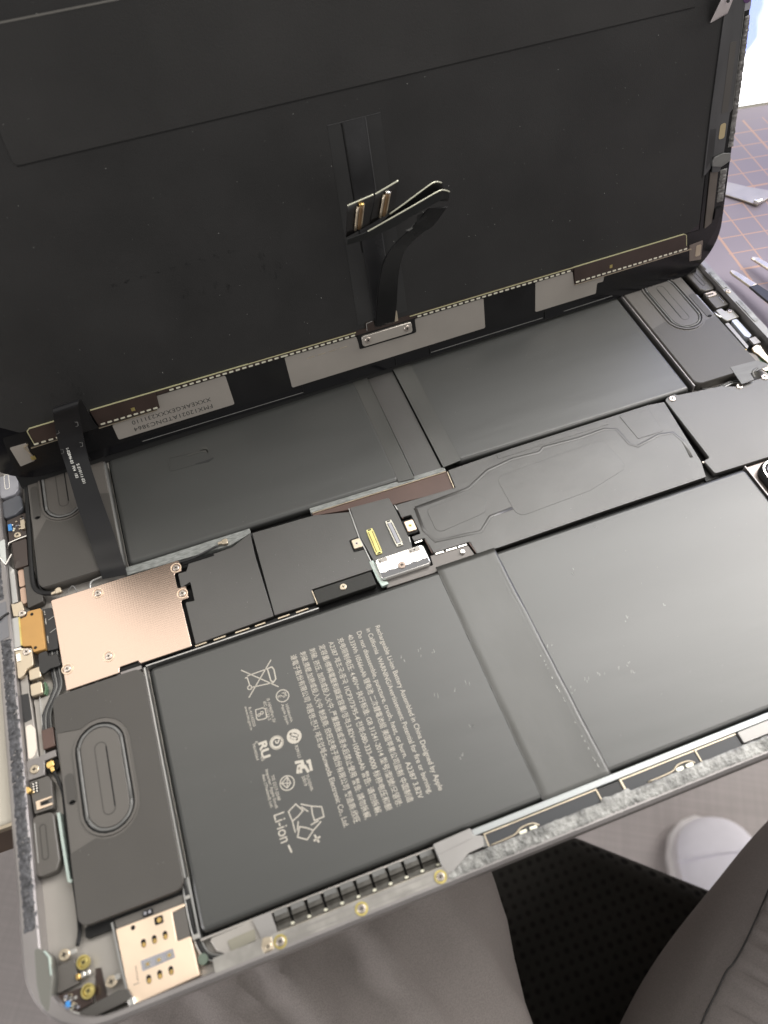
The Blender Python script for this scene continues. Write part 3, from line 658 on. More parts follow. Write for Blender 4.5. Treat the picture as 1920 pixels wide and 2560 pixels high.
plate("side_cover", [(6.0, 139.8), (10.9, 139.9), (10.4, 129.4), (9.0, 129.4), (6.4, 129.3)], .6, 3.3, pcb, tab, r=.6, bev=.15)
strokes("cover_lip", [[(4.9, 138), (5.4, 139.9), (8.6, 140.4)], [(8.6, 140.4), (11, 140.6)]], .35, 3.0, 3.6, silver, tab)
plate("window_insert", box(6.9, 122.9, 8.6, 129.2), .5, 2.4, mat("tan_insert", (.52, .36, .27), .45, .2), tab, r=.5)
plate("window_insert", box(6.9, 116.6, 8.6, 122.4), .5, 2.3, MATS["tan_insert"], tab, r=.5)
plate("side_cover", [(8.7, 129.4), (11.0, 129.2), (12.4, 118.6), (13.5, 117.2), (13.4, 115.0), (8.8, 114.1)], .5, 2.9, spkfilm, tab, r=.4, bev=.15)
plate("side_floor_plate", [(4.5, 132), (6.2, 129.2), (6.3, 117.2), (4.6, 117)], .1, 3.4, alu_l, tab, r=.2, bev=.1)
strokes("side_film_tear", [[(2.6, 134.6), (4.6, 130.6), (6.6, 133.8)]], .3, 5.2, 5.5, silver, tab)
plate("side_film", [(3.0, 140), (4.9, 140.4), (4.8, 131.8), (3.9, 131.0), (3.2, 133)], 5.1, 5.35, mat("clear_tape", (.50, .52, .50), .2, .2), tab, r=.2)
tube("coax_cable", [(12.6, 168, 3.2), (12.4, 157, 3.2), (11.8, 140.6, 3.2), (11.3, 130.4, 3.0), (11.2, 122, 2.8), (12.6, 118.8, 2.8), (15.1, 117.3, 2.8), (17.2, 116.7, 2.9)], .75, rubber, tab)
tube("coax_cable", [(13.2, 143, 2.2), (12.7, 130, 2.2), (12.6, 122, 2.2), (14, 118.5, 2.0), (17, 117.2, 2)], .4, flexd, tab)
plug(18.4, 116.7, 3.4, -1.35, tab, champagne)
plug(70.3, 115.6, 3.2, -1.6, tab, champagne)
tube("coax_cable", [(54, 113.8, 2.6), (60, 113.6, 2.8), (68.0, 115.2, 2.9)], .35, flexd, tab)
plate("dark_slot", box(56, 112.2, 66, 113.2), 2.4, 2.75, blackg, tab)
tube("wire_loop", [(20.6, 115.6, 2.5), (22.6, 117.0, 3.0), (23.4, 115.4, 2.6), (23.3, 114.2, 2.2)], .2, flexg, tab)
tube("wire_loop", [(27.4, 114.6, 2), (28.2, 116.6, 2.6), (31.4, 117.2, 2.6), (33, 117.6, 2.6)], .35, alu_l, tab)
tube("loose_strand", [(-.5, 112.6, 5.4), (1.2, 111.2, 5.9), (2.6, 112.2, 5.6), (4.2, 113.0, 5.3)], .35, blackg, tab)
plate("rim_tape", [(.6, 117), (3.6, 117.4), (3.7, 105), (.7, 104.2)], 5.15, 5.35, mat("grey_rim_tape", (.17, .17, .18), .45, .2), tab, r=.2)
# ---- lower left corner
cd = lambda pts, z: U('cd', pts, z)
plate("corner_antenna", cd([(440, 650), (560, 705), (640, 780), (665, 900), (685, 1060), (640, 1560), (520, 1400), (470, 1150)], 5.2), 1.5, 5.25, mat("smoky_plastic", (.13, .13, .115), .3, 0, .6), tab, r=.6, bev=.2)
strokes("corner_frame", [cd([(575, 715), (640, 790), (668, 1030)], 5.2)], .35, 4.5, 5.5, mint, tab)
plate("corner_board", [(5.9, 15.8), (10.6, 16.2), (10.9, 10.7), (5.9, 10.3)], .2, 1.8, spk, tab, r=.3, bev=.1)
cb2 = plate("corner_board", [(5.9, 10.0), (13.5, 9.6), (13.5, 5.8), (8.6, 5.2), (6.6, 7)], .2, 1.5, pcb, tab, r=.4, bev=.1)
for i in range(16):
    x = random.uniform(7.6, 10.2); y = random.uniform(6.0, 9.2); s_ = random.uniform(.2, .36)
    plate("chip_component", box(x - s_, y - s_, x + s_, y + s_), 1.5, 1.85, random.choice([silver, champagne, pad, greyl, silver]), cb2, r=.08)
plate("chip_component", box(7.7, 6.7, 8.6, 8.0), 1.5, 2.1, blue, cb2, r=.1)
boss(12.6, 14.6, 2.0, 1.55, tab); screw_at(12.6, 14.6, 1.7, 1.1, tab, brass)
boss(12.9, 8.4, 2.0, 1.6, tab); screw_at(12.9, 8.4, 1.7, 1.1, tab, brass)
screw_at(8.6, 17.6, 2.2, 1.35, tab, champagne); plate("ground_tab", box(9.6, 17.1, 11.5, 18.1), 1.9, 2.3, silver, tab, r=.2)
screw_at(18.3, 8.4, 2.0, 1.35, tab, champagne); plate("ground_tab", box(19.3, 8.3, 20.6, 9.4), 1.8, 2.5, silver, tab, r=.2)
for x in (11.2, 12.4, 13.6): plate("gold_spring", box(x - .5, 11.4, x + .45, 12.6), .8, 2.6, gold if x < 11.5 else silver, tab, r=.3, bev=.15)
plate("cable_channel", [(14.6, 12.6), (15.9, 12.4), (16.4, 6.0), (13.8, 5.2)], .1, .5, pcb, tab, r=.2)
plate("corner_cover", [(11.2, 4.9), (20.0, 6.0), (22.2, 5.4), (23.0, 3.2), (10.4, 2.4)], .5, 3.6, spkfilm, tab, r=.5, bev=.2)
strokes("corner_wire", [[(9.4, 5.4), (11.4, 4.2)]], .5, 4.2, 4.7, silver, tab)
# ---- SIM reader
sim = plate("sim_reader", [(21.0, 18.7), (37.6, 18.6), (37.6, 17.9), (34.4, 17.6), (34.4, 11.2), (37.6, 11.2), (38.0, 2.6), (23.4, 2.1), (22.0, 3.6), (21.7, 8)], .3, 2.6, simmetal, tab, r=.3, bev=.12)
plate("reader_insert", [(34.5, 17.7), (37.5, 17.7), (37.5, 11.3), (34.5, 11.3)], .3, 2.3, spk, sim, r=.1)
ce = lambda pts, z: U('ce', pts, z)
for p in ((410, 820), (550, 770), (690, 715), (478, 1285), (620, 1225), (765, 1172)):
    x, y = ce([p], 2.6)[0]
    h = plate("pin_window", stadium(x, y - .95, y + .95, .55, 6), 2.6, 2.63, black, sim)
    plate("contact_pin", stadium(x + .05, y - .85, y + .15, .42, 6), 2.63, 2.68, gold, h)
x, y = ce([(610, 520)], 2.6)[0]; h = plate("pin_window", box(x - 1.1, y - .9, x + 1.0, y + .9), 2.6, 2.63, black, sim, r=.3); plate("contact_pin", disc(x + .05, y, .55, 10), 2.63, 2.75, gold, h)
x, y = ce([(272, 618)], 2.6)[0]; plate("reader_hole", disc(x, y, .55, 12), 2.6, 2.63, black, sim)
wn = plate("reader_window", ce([(370, 1050), (790, 885), (820, 1005), (395, 1185)], 2.6), 2.6, 2.64, greyl, sim, r=.2)
for p in ((465, 1090), (610, 1035), (745, 975)):
    x, y = ce([p], 2.6)[0]; plate("contact_pin", box(x - .75, y - .7, x + .75, y + .6), 2.64, 2.74, silver, wn, r=.2); plate("contact_tip", disc(x, y, .35, 8), 2.74, 2.82, gold, wn)
plate("reader_board", [(20.8, 20.9), (38, 20.8), (37.6, 18.7), (21.0, 18.8)], .2, 1.8, spk, tab, r=.2)
plate("reader_board_chip", box(27.6, 19.1, 30.0, 20.4), 1.8, 2.2, black, tab, r=.2)
for x in (28.2, 29.3): plate("chip_component", box(x - .3, 19.4, x + .3, 20.1), 2.2, 2.4, greyl, tab)
strokes("reader_latch", [[(24.3, 6.3), (24.3, 9.6)], [(23.2, 5.9), (24.6, 5.9)]], .12, 2.6, 2.64, brown, sim)
strokes("reader_guide", [[(20.2, 20.6), (20.5, 17), (21.1, 9), (21.6, 4)]], .45, .1, 2.2, alu_l, tab)
strokes("reader_guide", [[(20.8, 20.4), (21.3, 9), (21.8, 3)]], .3, .1, 1.2, black, tab)
plate("reader_eject", [(21.6, 3.6), (23.2, 3.5), (23.2, 1.6), (21.9, 1.6)], .4, 3.6, silver, tab, r=.3, bev=.15)
plate("rubber_dot", disc(39.3, 5.6, 1.2, 14), .1, 2.2, mat("dull_green_pad", (.10, .13, .10), .6), tab)
for k, (o, mt_, r_) in enumerate(((0, rubber, .5), (.85, flexg, .28), (-.7, alu_l, .22))):
    tube("coax_cable", [(38.5 + o * .5, 24.2, 2.2), (38.5 + o, 18, 2.0), (38.6 + o, 12, 1.6), (39.4 + o * .8, 7.4 + o * .5, 1.4), (41.8, 4.9 + o * .9, 1.5), (46, 4.1 + o, 1.5), (54, 4.4 + o, 1.5)], r_, mt_, tab)
plate("cable_clamp", box(37.9, 19.2, 39.3, 20.0), 1.6, 2.9, silver, tab, r=.2); plate("cable_clamp", box(38.0, 10.1, 39.6, 11.1), 1.3, 2.9, silver, tab, r=.2)
tube("braided_cable", [(38.4, 26.5, 1.6), (38.3, 20.5, 1.6)], .55, mat("braid", (.25, .23, .20), .4, .6, bump=1, bscale=1200), tab)

# ---- near ledge: magnets, foils, framed antenna strips, brass screws
plate("near_ledge", [(41.5, 9.2), (57, 9.6), (57.4, 3.4), (46, 3.6), (42.8, 6)], .1, 2.2, alu, tab, r=.6, bev=.2)
plate("white_foil_patch", [(52.2, 9.6), (56.9, 9.7), (57.4, 3.9), (53.4, 3.6), (53.2, 6)], 2.2, 2.9, whitefoil, tab, r=.3)
plate("grey_pad", [(45.7, 7.3), (52.3, 7.5), (52.0, 5.1), (46, 4.8)], 2.2, 2.5, mat("olive_pad", (.20, .19, .15), .5), tab, r=.2)
trough = plate("magnet_tray", box(57.0, 4.9, 98.6, 9.8), .2, .7, black, tab)
magm = mat("magnet_metal", (.115, .110, .10), .30, .7, var=.3, vscale=300)
mag_mesh = None
for k in range(10):
    x = 57.5 + 4.13 * k
    prof = [(0, .7), (.3, 2.6), (1.1, 3.0), (2.4, 3.0), (2.7, 2.3), (3.4, 1.9), (4.5, 1.9), (4.6, .7)]
    if mag_mesh is None:
        v = [(xx, 9.6 - yy, zz) for xx in (0, 3.5) for yy, zz in prof]; n = len(prof)
        f = [(i, i + 1, n + i + 1, n + i) for i in range(n - 1)] + [tuple(range(n))[::-1], tuple(range(n, 2 * n))]
        mag_mesh = mesh(v, f)
    mg = obj("magnet", mag_mesh, magm, tab); mg.location = (x * S, 0, 0)
    cp = plate("magnet_cap", box(x + .1, 8.2, x + 3.3, 9.4), 3.02, 3.10, flexg, mg, r=.15); cp.location = (-x * S, 0, 0)
    pd = plate("tray_pad", box(x + 3.2, 5.3, x + 4.1, 5.9), 2.0, 2.3, pad, mg, r=.25); pd.location = (-x * S, 0, 0)
strokes("tray_edge", [[(57, 4.8), (98.8, 4.8)]], .28, .2, 2.7, champagne, tab)
plate("rim_shelf", box(42, 1.4, 99, 4.5), 3.0, 5.22, mat("dull_rim_film", (.26, .25, .23), .38, .3, .5, bump=.2, bscale=300, var=.18, vscale=200), tab, r=.4)
strokes("rim_groove", [[(58, 3.4), (77, 3.5)], [(80, 3.6), (97, 3.7)], [(56, 2.0), (99, 2.1)]], .14, 5.2, 5.27, alu_d, tab)
for x in (57.7, 77.6, 97.6):
    strokes("screw_pad", [disc(x, 2.45, 1.3, 18)], .5, 5.1, 5.42, brass, tab, closed=True); screw_at(x, 2.45, 5.3, 1.05, tab)
plate("ground_tab", [(53.6, 1.4), (56.0, 1.4), (56.0, 4.2), (54, 4.6), (53.3, 3)], 5.0, 5.4, champagne, tab, r=.4, bev=.1); screw_at(54.8, 2.4, 5.4, .95, tab, champagne)
plate("white_foil_patch", [(98.6, 9.9), (108.6, 10.2), (108.8, 8.3), (110.8, 7.6), (110.2, 5.2), (106, 5.0), (101, 2.6), (99.4, 2.6), (98.8, 5)], 3.0, 5.16, whitefoil, tab, r=.3, bev=.1)
strokes("foil_seam", [[(99, 7.2), (108.4, 7.9)]], .12, 5.1, 5.2, alu_d, tab)
plate("bright_rail", box(108.8, 8.2, 240, 9.9), .3, 4.4, mat("bright_rail_metal", (.42, .44, .44), .3, .6), tab, r=.2, bev=.2)
plate("foil_rail", [(183.5, 7.9), (240, 8.1), (240, 4.9), (183.5, 5.0)], 3.0, 4.9, whitefoil, tab, r=.2)
def antenna(x0, x1, hump):
    a = plate("antenna_strip", box(x0, 4.6, x1, 7.7), 2.6, 4.3, mat("antenna_black", (.030, .032, .036), .38, 0, .5) if "antenna_black" not in MATS else MATS["antenna_black"], tab, r=.3)
    strokes("gold_trim", [rounded([(x0, 4.7), (x0, 7.8), (x1, 7.8)], .0)], .28, 4.2, 4.55, champagne, a)
    return a
antenna(111.4, 142.0, 0); antenna(149.2, 170.4, 0); antenna(170.8, 182.9, 0)
plate("dark_spacer", box(142.5, 4.8, 148.8, 7.8), 2.4, 4.2, flexd, tab, r=.1)
strokes("gold_trim", [[(142.3, 4.6), (142.2, 8.0)], [(149, 4.7), (149.0, 8.0)]], .3, 4.0, 4.6, champagne, tab)
for x in (113, 157):
    tube("gold_trim", [(x - 1 if x < 120 else x - 1.6, 4.9, 4.5), (x + 5, 5.05, 4.6), (x + 7.5, 6.0, 4.6), (x + 10.5, 6.0, 4.6), (x + 12, 5.0, 4.6)], .22, champagne, tab, ns=6)
    for q in (6.6, 9.4): plate("contact_pad", box(x + q, 4.6, x + q + 2, 5.4), 4.3, 4.7, pad, tab, r=.3)
plate("grey_pad", box(110.0, 5.0, 111.2, 7.6), 3, 4.6, flexg, tab, r=.1)

# ---- right edge
plate("right_well", box(266.8, 120, 276.4, 186), .05, .3, black, tab)
plate("side_module", [(270.4, 186), (277.0, 186), (277.3, 163), (276.2, 160.0), (272.2, 160.2), (270.9, 162)], .2, 3.2, spk, tab, r=1.0, bev=.3)
strokes("module_slot", [stadium(273.8, 163.2, 186, .75, 6)], .25, 3.2, 3.3, spkfilm, tab, closed=True)
plate("antenna_module", [(270.9, 159.4), (276.3, 159.2), (276.4, 150.6), (270.9, 150.4)], .2, 3.0, spk, tab, r=.4, bev=.15)
plate("spring_clip", [(271.2, 158.8), (274.6, 158.9), (275.2, 158.2), (275.2, 157), (274.4, 156.5), (271.3, 156.5), (271.3, 157.2), (274, 157.3), (274, 158), (271.2, 158.1)], 3.0, 3.4, champagne, tab, r=.1)
v = []; f = []
for i in range(2):
    for j in range(5): stroke_geo([(275.0 + .6 * i, 152.4 + .65 * j), (275.3 + .6 * i, 152.4 + .65 * j)], .3, 3.0, 3.2, False, v, f)
obj("contact_dots", mesh(v, f), silver, tab, kind="stuff")
plate("metal_bracket", [(270.0, 149.6), (272.6, 149.8), (273, 147.8), (276, 147.6), (276.2, 143.2), (270.6, 143.0), (269.8, 145)], .4, 3.0, mat("dull_nickel", (.34, .33, .30), .35, .7), tab, r=.4, bev=.2)
tube("silver_loop", [(269.4, 149.6, 2.2), (268.8, 148.2, 2.8), (269.2, 146.4, 2.8), (270.4, 145.6, 2.4)], .45, silver, tab)
screw_at(274.4, 147.0, 3.0, .85, tab); screw_at(279.0 - 1.0, 154.8, 5.2, 1.0, tab, champagne)
plate("flash_window", [(272.5, 142.8), (274.8, 142.8), (274.8, 133.4), (273.2, 132.6), (272.2, 134)], .4, 2.7, mat("pale_window", (.66, .70, .76), .2, .3), tab, r=.5)
plate("pale_plate", [(269.8, 142.6), (271.3, 142.6), (270.9, 129.4), (269.6, 128.0)], .3, 2.2, whitefoil, tab, r=.3)
strokes("frame_strip", [[(268.2, 160), (268.0, 143), (267.4, 128.8)]], .6, .2, 2.8, alu_l, tab)
plate("adhesive_patch", box(277.2, 157, 279.2, 167), 5.2, 5.5, adh_n, tab, r=.3); plate("adhesive_patch", box(277.4, 137, 279.2, 149), 5.2, 5.5, adh_n, tab, r=.3)
plate("light_rim_film", box(276.9, 120, 279.6, 169), 5.15, 5.24, mat("light_rim", (.27, .265, .25), .4, .4), tab, r=.3)
plate("small_foil", box(272.4, 128.6, 275.2, 131.8), 2.4, 3.2, whitefoil, tab, r=.2)
gt = plate("gold_bracket", [(269.8, 126.8), (272.4, 127.6), (273.4, 126.4), (273.0, 124.4), (272.2, 117), (271.6, 108), (270.4, 108), (270.8, 117.6), (270.0, 123.6), (269.4, 125)], 3.0, 4.0, champagne, tab, r=.5, bev=.15)
strokes("boss_ring", [disc(271.4, 125.6, 1.0, 18)], .5, 4.0, 4.15, simmetal, gt, closed=True)
plate("green_board", [(268.4, 122.4), (270.4, 122), (271.2, 112), (269.6, 112)], 2, 3.0, green, tab, r=.2)
plug(267.4, 126.2, 2.6, 2.6, tab)
tube("coax_cable", [(267.6, 142, 1.8), (267.2, 131, 2), (267.5, 127.6, 2.3)], .3, rubber, tab)
fl = plate("folded_flex", U('cf', [(1170, 1440), (1520, 1350), (1659, 1400), (1659, 1430), (1430, 1520), (1480, 1600), (1320, 1659)], 4.2), 3.9, 4.2, flexg, tab, r=.15)
plate("flex_pad", U('cf', [(1370, 1240), (1500, 1270), (1560, 1360), (1420, 1370)], 3.4), 2.8, 3.3, mat("tan_flex", (.20, .18, .16), .4), tab, r=.2)
for k in range(4): tube("thin_cable", [(244 + k * .5, 118.2 - k * .35, 1.2), (250, 116.6 - k * .35, 1.4), (256, 117.2 - k * .4, 1.6), (260, 115.2 - k * .5, 2.2)], .28, [blackg, flexg, blackg, alu_l][k], tab)
tube("silver_loop", [(262.4, 114.4, 3.2), (263.0, 116.4, 4.0), (265.6, 117.4, 4.0)], .5, flexg, tab)
plate("gold_tab", [(266.6, 117.6), (270, 117.8), (270, 115), (267.4, 115.2)], 3.6, 4.1, champagne, tab, r=.3)
speaker(256.4, 60.4, -1, -1, 5.5, 34, 4.5, None, 39, (9.5, 30))
plate("camera_surround", [(237.4, 82.6), (238.0, 60.8), (272, 60.8), (272, 82.5)], .1, 1.6, mat("rose_grey_metal", (.34, .29, .27), .38, .6, var=.05, vscale=40), tab, r=.3, bev=.2)
cm_ = plate("camera_module", box(239.4, 62, 259, 81.2), .5, 4.6, rubber, tab, r=4.5, bev=.8, seg=8)
strokes("camera_ring", [rounded(box(240.2, 62.8, 258.2, 80.4), 4, 8)], .5, 4.5, 4.85, silver, cm_, closed=True)
plate("camera_window", box(241.2, 63.8, 257.2, 79.4), 4.6, 4.9, lens, cm_, r=3.4, seg=8)

# ---- dust on the cells
v = []; f = []
def speck(x, y, z, s_, v, f):
    a = random.uniform(0, 3.1); dx, dy = math.cos(a) * s_, math.sin(a) * s_
    o = len(v); v += [(x - dx, y - dy, z), (x + dy * .7, y - dx * .7, z), (x + dx, y + dy, z), (x - dy * .7, y + dx * .7, z), (x, y, z + s_)]
    f += [(o, o + 1, o + 4), (o + 1, o + 2, o + 4), (o + 2, o + 3, o + 4), (o + 3, o, o + 4), (o + 3, o + 2, o + 1, o)]
for k in range(150):
    q = random.choice([(42, 128, 12, 80), (149, 234, 12, 80), (42, 128, 120, 160), (156, 236, 120, 165), (132, 224, 86, 114), (56, 108, 90, 110), (14, 37, 24, 80)])
    z = 4.1 if q[0] == 14 else (2.7 if q[2] in (86, 90) else 3.27)
    speck(random.uniform(q[0], q[1]), random.uniform(q[2], q[3]), z, random.uniform(.04, .10), v, f)
for k in range(3): speck(180.4 + k * .2, 79 - k * .25, 3.27, .16, v, f)
obj("dust_specks", mesh(v, f), dust, tab, kind="stuff")
# rows of rubbed marks on the cells
smud = mat("rubbed_smudge", (.24, .24, .225), .42, 0, .9)
v = []; f = []
def smear(cx, cy, w_, h_, z, v, f, n=3):
    for k in range(n):
        x = cx + random.uniform(-w_, w_); y = cy + random.uniform(-h_, h_); stroke_geo([(x, y), (x + random.uniform(-.1, .5), y + random.uniform(.3, 1.0))], random.uniform(.08, .22), z, z + .012, False, v, f)
for t_, x, y, a_, b_ in (('t12', 960, 945, 1.0, 1.6), ('t12', 1060, 910, 1.1, 1.5), ('t12', 1150, 905, .6, .4), ('t12', 1270, 1160, .8, .7), ('t12', 1370, 1115, .8, .7), ('t12', 1170, 1200, .6, .5), ('t12', 1400, 1400, .5, .6), ('t12', 1340, 1590, .7, .4),
    ('t22', 395, 1140, 1.0, 1.4), ('t22', 490, 1090, .9, .6), ('t22', 580, 1050, .9, .5), ('t22', 680, 1020, .9, .5), ('t22', 760, 990, .8, .6), ('t22', 780, 1045, .5, .4), ('t22', 740, 700, 1.4, .8), ('t22', 400, 385, .8, 1.0), ('t22', 250, 880, .8, .6), ('t22', 990, 605, .5, .4)):
    p = U(t_, [(x, y)], 3.26)[0]; smear(p[0], p[1], a_, b_, 3.255, v, f)
obj("rubbed_marks", mesh(v, f), smud, tab, kind="stuff")

# ================================================================== DISPLAY PANEL
dm = Matrix(((0.99926450569, -0.00145305308, 0.03831887661, 3.33534087869 * S),
             (0.03690729353, 0.30763540991, -0.95078825521, 160.01593643498 * S),
             (-0.01040669751, 0.95150320189, 0.30746277407, (6.38062306228 + Z0) * S), (0, 0, 0, 1)))
dsp = empty("display_panel", "black display panel propped open above the tablet with loose ribbon connectors at its middle", "display")
dsp.matrix_world = dm
DM = dm.to_3x3(); DO = Vector((3.33534, 160.01594, 6.38062))
def V3(t, x, y, n):
    d = DM.transposed() @ ray(t, x, y); c = DM.transposed() @ (CC - DO); return c + d * ((n - c.z) / d.z)
HW = 214.9
plate("glass", box(0, 0, LX, HW), -1.1, -.05, dglass, dsp, r=18, bev=.3, seg=12)
back = plate("backlight_plate", [(16, 17.6), (264, 17.6), (269.6, 20), (270, 208), (8, 208), (8, 24)], -.05, .45, dback, dsp, r=2, bev=.1)
plate("edge_bezel", [(270.2, 4), (278, 16), (279.4, 24), (279.4, 200), (270.2, 208)], -.05, .15, blackg, dsp, r=.5)
plate("back_film", rounded([(46.4, 91.6), (258.2, 91.6), (258.2, 122.7), (46.0, 122.7)], 1.5), .45, .62, dfilm, back, bev=.06)
strokes("film_edge", [[(47, 91.4), (258.4, 91.4)]], .35, .45, .52, black, back)
strokes("film_edge", [[(45.8, 122.6), (257, 122.6)]], .45, .6, .72, mat("pale_film_edge", (.12, .115, .105), .5), back)
plate("light_blocker_strip", [(8, -3.2), (140, -2.2), (272, -.4), (272, 4), (8, 4)], -2.2, -1.12, rubber, dsp, r=1)  # added strip, stops light leaking under the display's bottom edge
# glossy black band under the backlight, seams and thin bright lip
plate("lower_bezel", rounded([(10.6, 3.4), (268.8, 3.4), (272.2, 8), (272.2, 17.5), (10.4, 17.5), (9.2, 8)], 1.2), -.05, .2, blackg, dsp)
for x in (32, 107.8, 143.2, 156.7, 203.9): strokes("bezel_seam", [[(x, .6), (x, 4.2)]], .3, .2, .3, black, dsp)
for pl in ([(50, 1.6), (107.6, 1.3)], [(157, 1.4), (203, 1.4)], [(212, 1.4), (233, 1.6)]): strokes("bezel_lip", [pl], .12, -.05, .28, flexg, dsp)
# driver boards and the bright edge line
plate("driver_board", [(18.6, 18.2), (33, 18.2), (33, 12.6), (18.2, 12.6)], .2, .95, pcb, dsp, r=.5)
plate("driver_board", [(38.4, 18.2), (60, 18.2), (59.4, 12.1), (39.2, 12.0), (38.6, 16.2)], .2, .95, pcb, dsp, r=.2)
plate("driver_board", [(60, 18.2), (215.5, 18.2), (215.5, 16.7), (60, 16.7)], .2, .80, pcb, dsp)
plate("driver_board", [(215.7, 17.9), (263.6, 17.9), (264.4, 13.6), (266.0, 11.4), (216.2, 11.2)], .2, .95, pcb, dsp, r=.5)
plate("board_mark", box(50.6, 13.8, 51.8, 15.0), .95, 1.0, brass, dsp); plate("board_mark", box(230.8, 13.4, 231.9, 14.6), .95, 1.0, brass, dsp)
for pl in ([(18.4, 12.8), (18.2, 17.6), (19.2, 18.35), (30, 18.35)], [(38.6, 18.35), (130.2, 17.9)], [(150.4, 17.9), (215.4, 17.9), (262.8, 18.0), (263.8, 17.4), (264.4, 13.2)]): strokes("bright_edge", [pl], .22, .5, 1.06, edge_y, dsp)
for pl in ([(16.2, 8.6), (15.2, 12.6), (16.6, 13.2)], [(16.9, 11.6), (33, 11.9)], [(38.8, 11.4), (39.2, 11.4), (58.2, 11.6)], [(216.2, 11.0), (266.8, 11.2)]): strokes("bright_edge", [pl], .28, .3, 1.0, champagne, dsp)
pmesh = plate_mesh(box(-.74, -.29, .74, .29), 0, .12, r=.18, seg=2)
def pads(u0, u1, v0, v1, step, z=.98):
    n = int(round((u1 - u0) / step))
    for i in range(n + 1):
        t = i / n; o = obj("contact_pad", pmesh, pad, dsp)
        o.location = ((u0 + (u1 - u0) * t) * S, (v0 + (v1 - v0) * t) * S, z * S)
pads(19, 33, 12.6, 12.6, 2.25); pads(40.6, 58.0, 12.6, 12.5, 2.25)
pads(65, 103.6, 17.2, 17.15, 2.25, .84); pads(104.6, 129, 17.1, 17.0, 2.25, .84); pads(154, 213.5, 17.0, 17.0, 2.25, .84)
pads(217.2, 264, 12.0, 12.0, 2.25)
# stickers
st1 = plate("serial_sticker", rounded([(58.9, 16.3), (83.2, 16.3), (83.4, 5.0), (43.1, 5.0), (43.0, 10.9), (58.3, 11.3)], .6), .2, .45, sticker, dsp)
text("printed_line", "FMX12021ATDNC3864", 76.2, 7.6, .46, 2.1, (-1, 0, 0), (0, -1, 0), inkd, st1, length=27, space=1.1)
text("printed_line", "XXXEAKGEXXX231110", 76.2, 10.2, .46, 2.1, (-1, 0, 0), (0, -1, 0), inkd, st1, length=27, space=1.1)
st2 = plate("plain_sticker", rounded([(104.1, 16.3), (130.2, 16.1), (130.9, 11.1), (152.1, 10.9), (152.3, 16.1), (179.1, 16.2), (179.0, 4.7), (104.2, 4.5)], .5), .2, .45, sticker, dsp)
strokes("sticker_dash", [[(111.6 + 4.0 * k, 13.6), (114.4 + 4.0 * k, 13.65)] for k in range(4)], .22, .45, .48, champagne, st2)
plate("code_sticker", rounded([(200.1, 16.2), (215.3, 16.3), (216.1, 11.1), (228.9, 10.9), (228.5, 8.7), (225.9, 8.8), (225.5, 4.8), (199.8, 4.8)], .5), .2, .45, sticker, dsp)
plate("corner_sticker", [(11.0, 13.6), (16.2, 13.6), (15.8, 8.4), (16.2, 6.8), (11.3, 6.2)], .2, .5, sticker, dsp, r=.3)
plate("gold_pad", box(15.4, 7.2, 16.8, 8.6), .5, .7, brass, dsp)
cs = plate("corner_sticker", [(266.2, 12.6), (272.2, 13.1), (272.2, 5.6), (267.0, 6.2)], .2, .5, mat("warm_grey_flex", (.16, .13, .115), .35, .2), dsp, r=.2)
plate("gold_pad", box(269.3, 7.4, 271.6, 11.8), .5, .6, champagne, cs, r=.6)
# connector bracket with its two screws
plate("bracket_well", box(130.6, 11.2, 152.2, 16.6), .4, .62, black, dsp, r=.4)
br = plate("connector_bracket", box(131.8, 12.0, 150.6, 16.0), .5, 1.5, mat("pewter", (.55,.51,.46), .33, .8, var=.05, vscale=60), dsp, r=.9, bev=.2)
screw_at(133.9, 14.1, 1.5, 1.15, br); screw_at(148.6, 14.1, 1.5, 1.15, br)
plate("metal_lug", box(134.2, 17.2, 137.2, 20.2), .45, 1.0, pcb, dsp, r=.4); plate("metal_lug", box(143.6, 17.6, 146.0, 21.4), .45, 1.0, champagne, dsp, r=.3)
strokes("lug_edge", [[(134.2, 17.4), (134.4, 20.0), (136.6, 20.3)]], .18, .9, 1.1, silver, dsp)
# tapes on the back
plate("centre_tape", [(137.8, 83.1), (144.8, 83.2), (145.0, 20), (137.6, 20)], .45, .60, dtape, back)
plate("wide_tape", [(132.9, 83.2), (149.7, 83.3), (150.0, 20), (131.6, 20)], .45, .50, mat("faint_grey_tape", (.0175, .0175, .0176), .48, 0, .45, var=.15, vscale=60), back)
strokes("tape_edge", [[(132.9, 83.25), (149.7, 83.35)]], .12, .45, .62, strip, back)
strokes("tape_edge", [[(144.85, 83.1), (144.8, 40)]], .30, .58, .70, strip, back)
strokes("tape_edge", [[(137.3, 83), (137.3, 44)]], .5, .45, .5, black, back)
# ribbon with two plug ends
def VV(pts): return [V3('ck', x, y, n) for x, y, n in pts]
rib = ribbon("connector_ribbon", VV([(530, 1980, 1.6), (548, 1650, 4), (575, 1380, 8), (640, 1110, 12), (780, 890, 15), (960, 715, 16.5), (1075, 590, 18), (1215, 430, 18.6)]),
       VV([(770, 1930, 1.6), (800, 1640, 4), (822, 1300, 8), (890, 1010, 11), (1010, 860, 13.5), (1140, 745, 15), (1290, 640, 16.5), (1465, 400, 18)]), .3, blackg, dsp)
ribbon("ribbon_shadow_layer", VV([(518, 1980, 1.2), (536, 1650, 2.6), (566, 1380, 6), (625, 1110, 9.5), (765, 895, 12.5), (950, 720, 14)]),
       VV([(600, 1980, 1.2), (620, 1650, 2.6), (650, 1380, 6), (700, 1130, 9.5), (850, 930, 12.5), (1010, 760, 14)]), .3, rubber, rib)
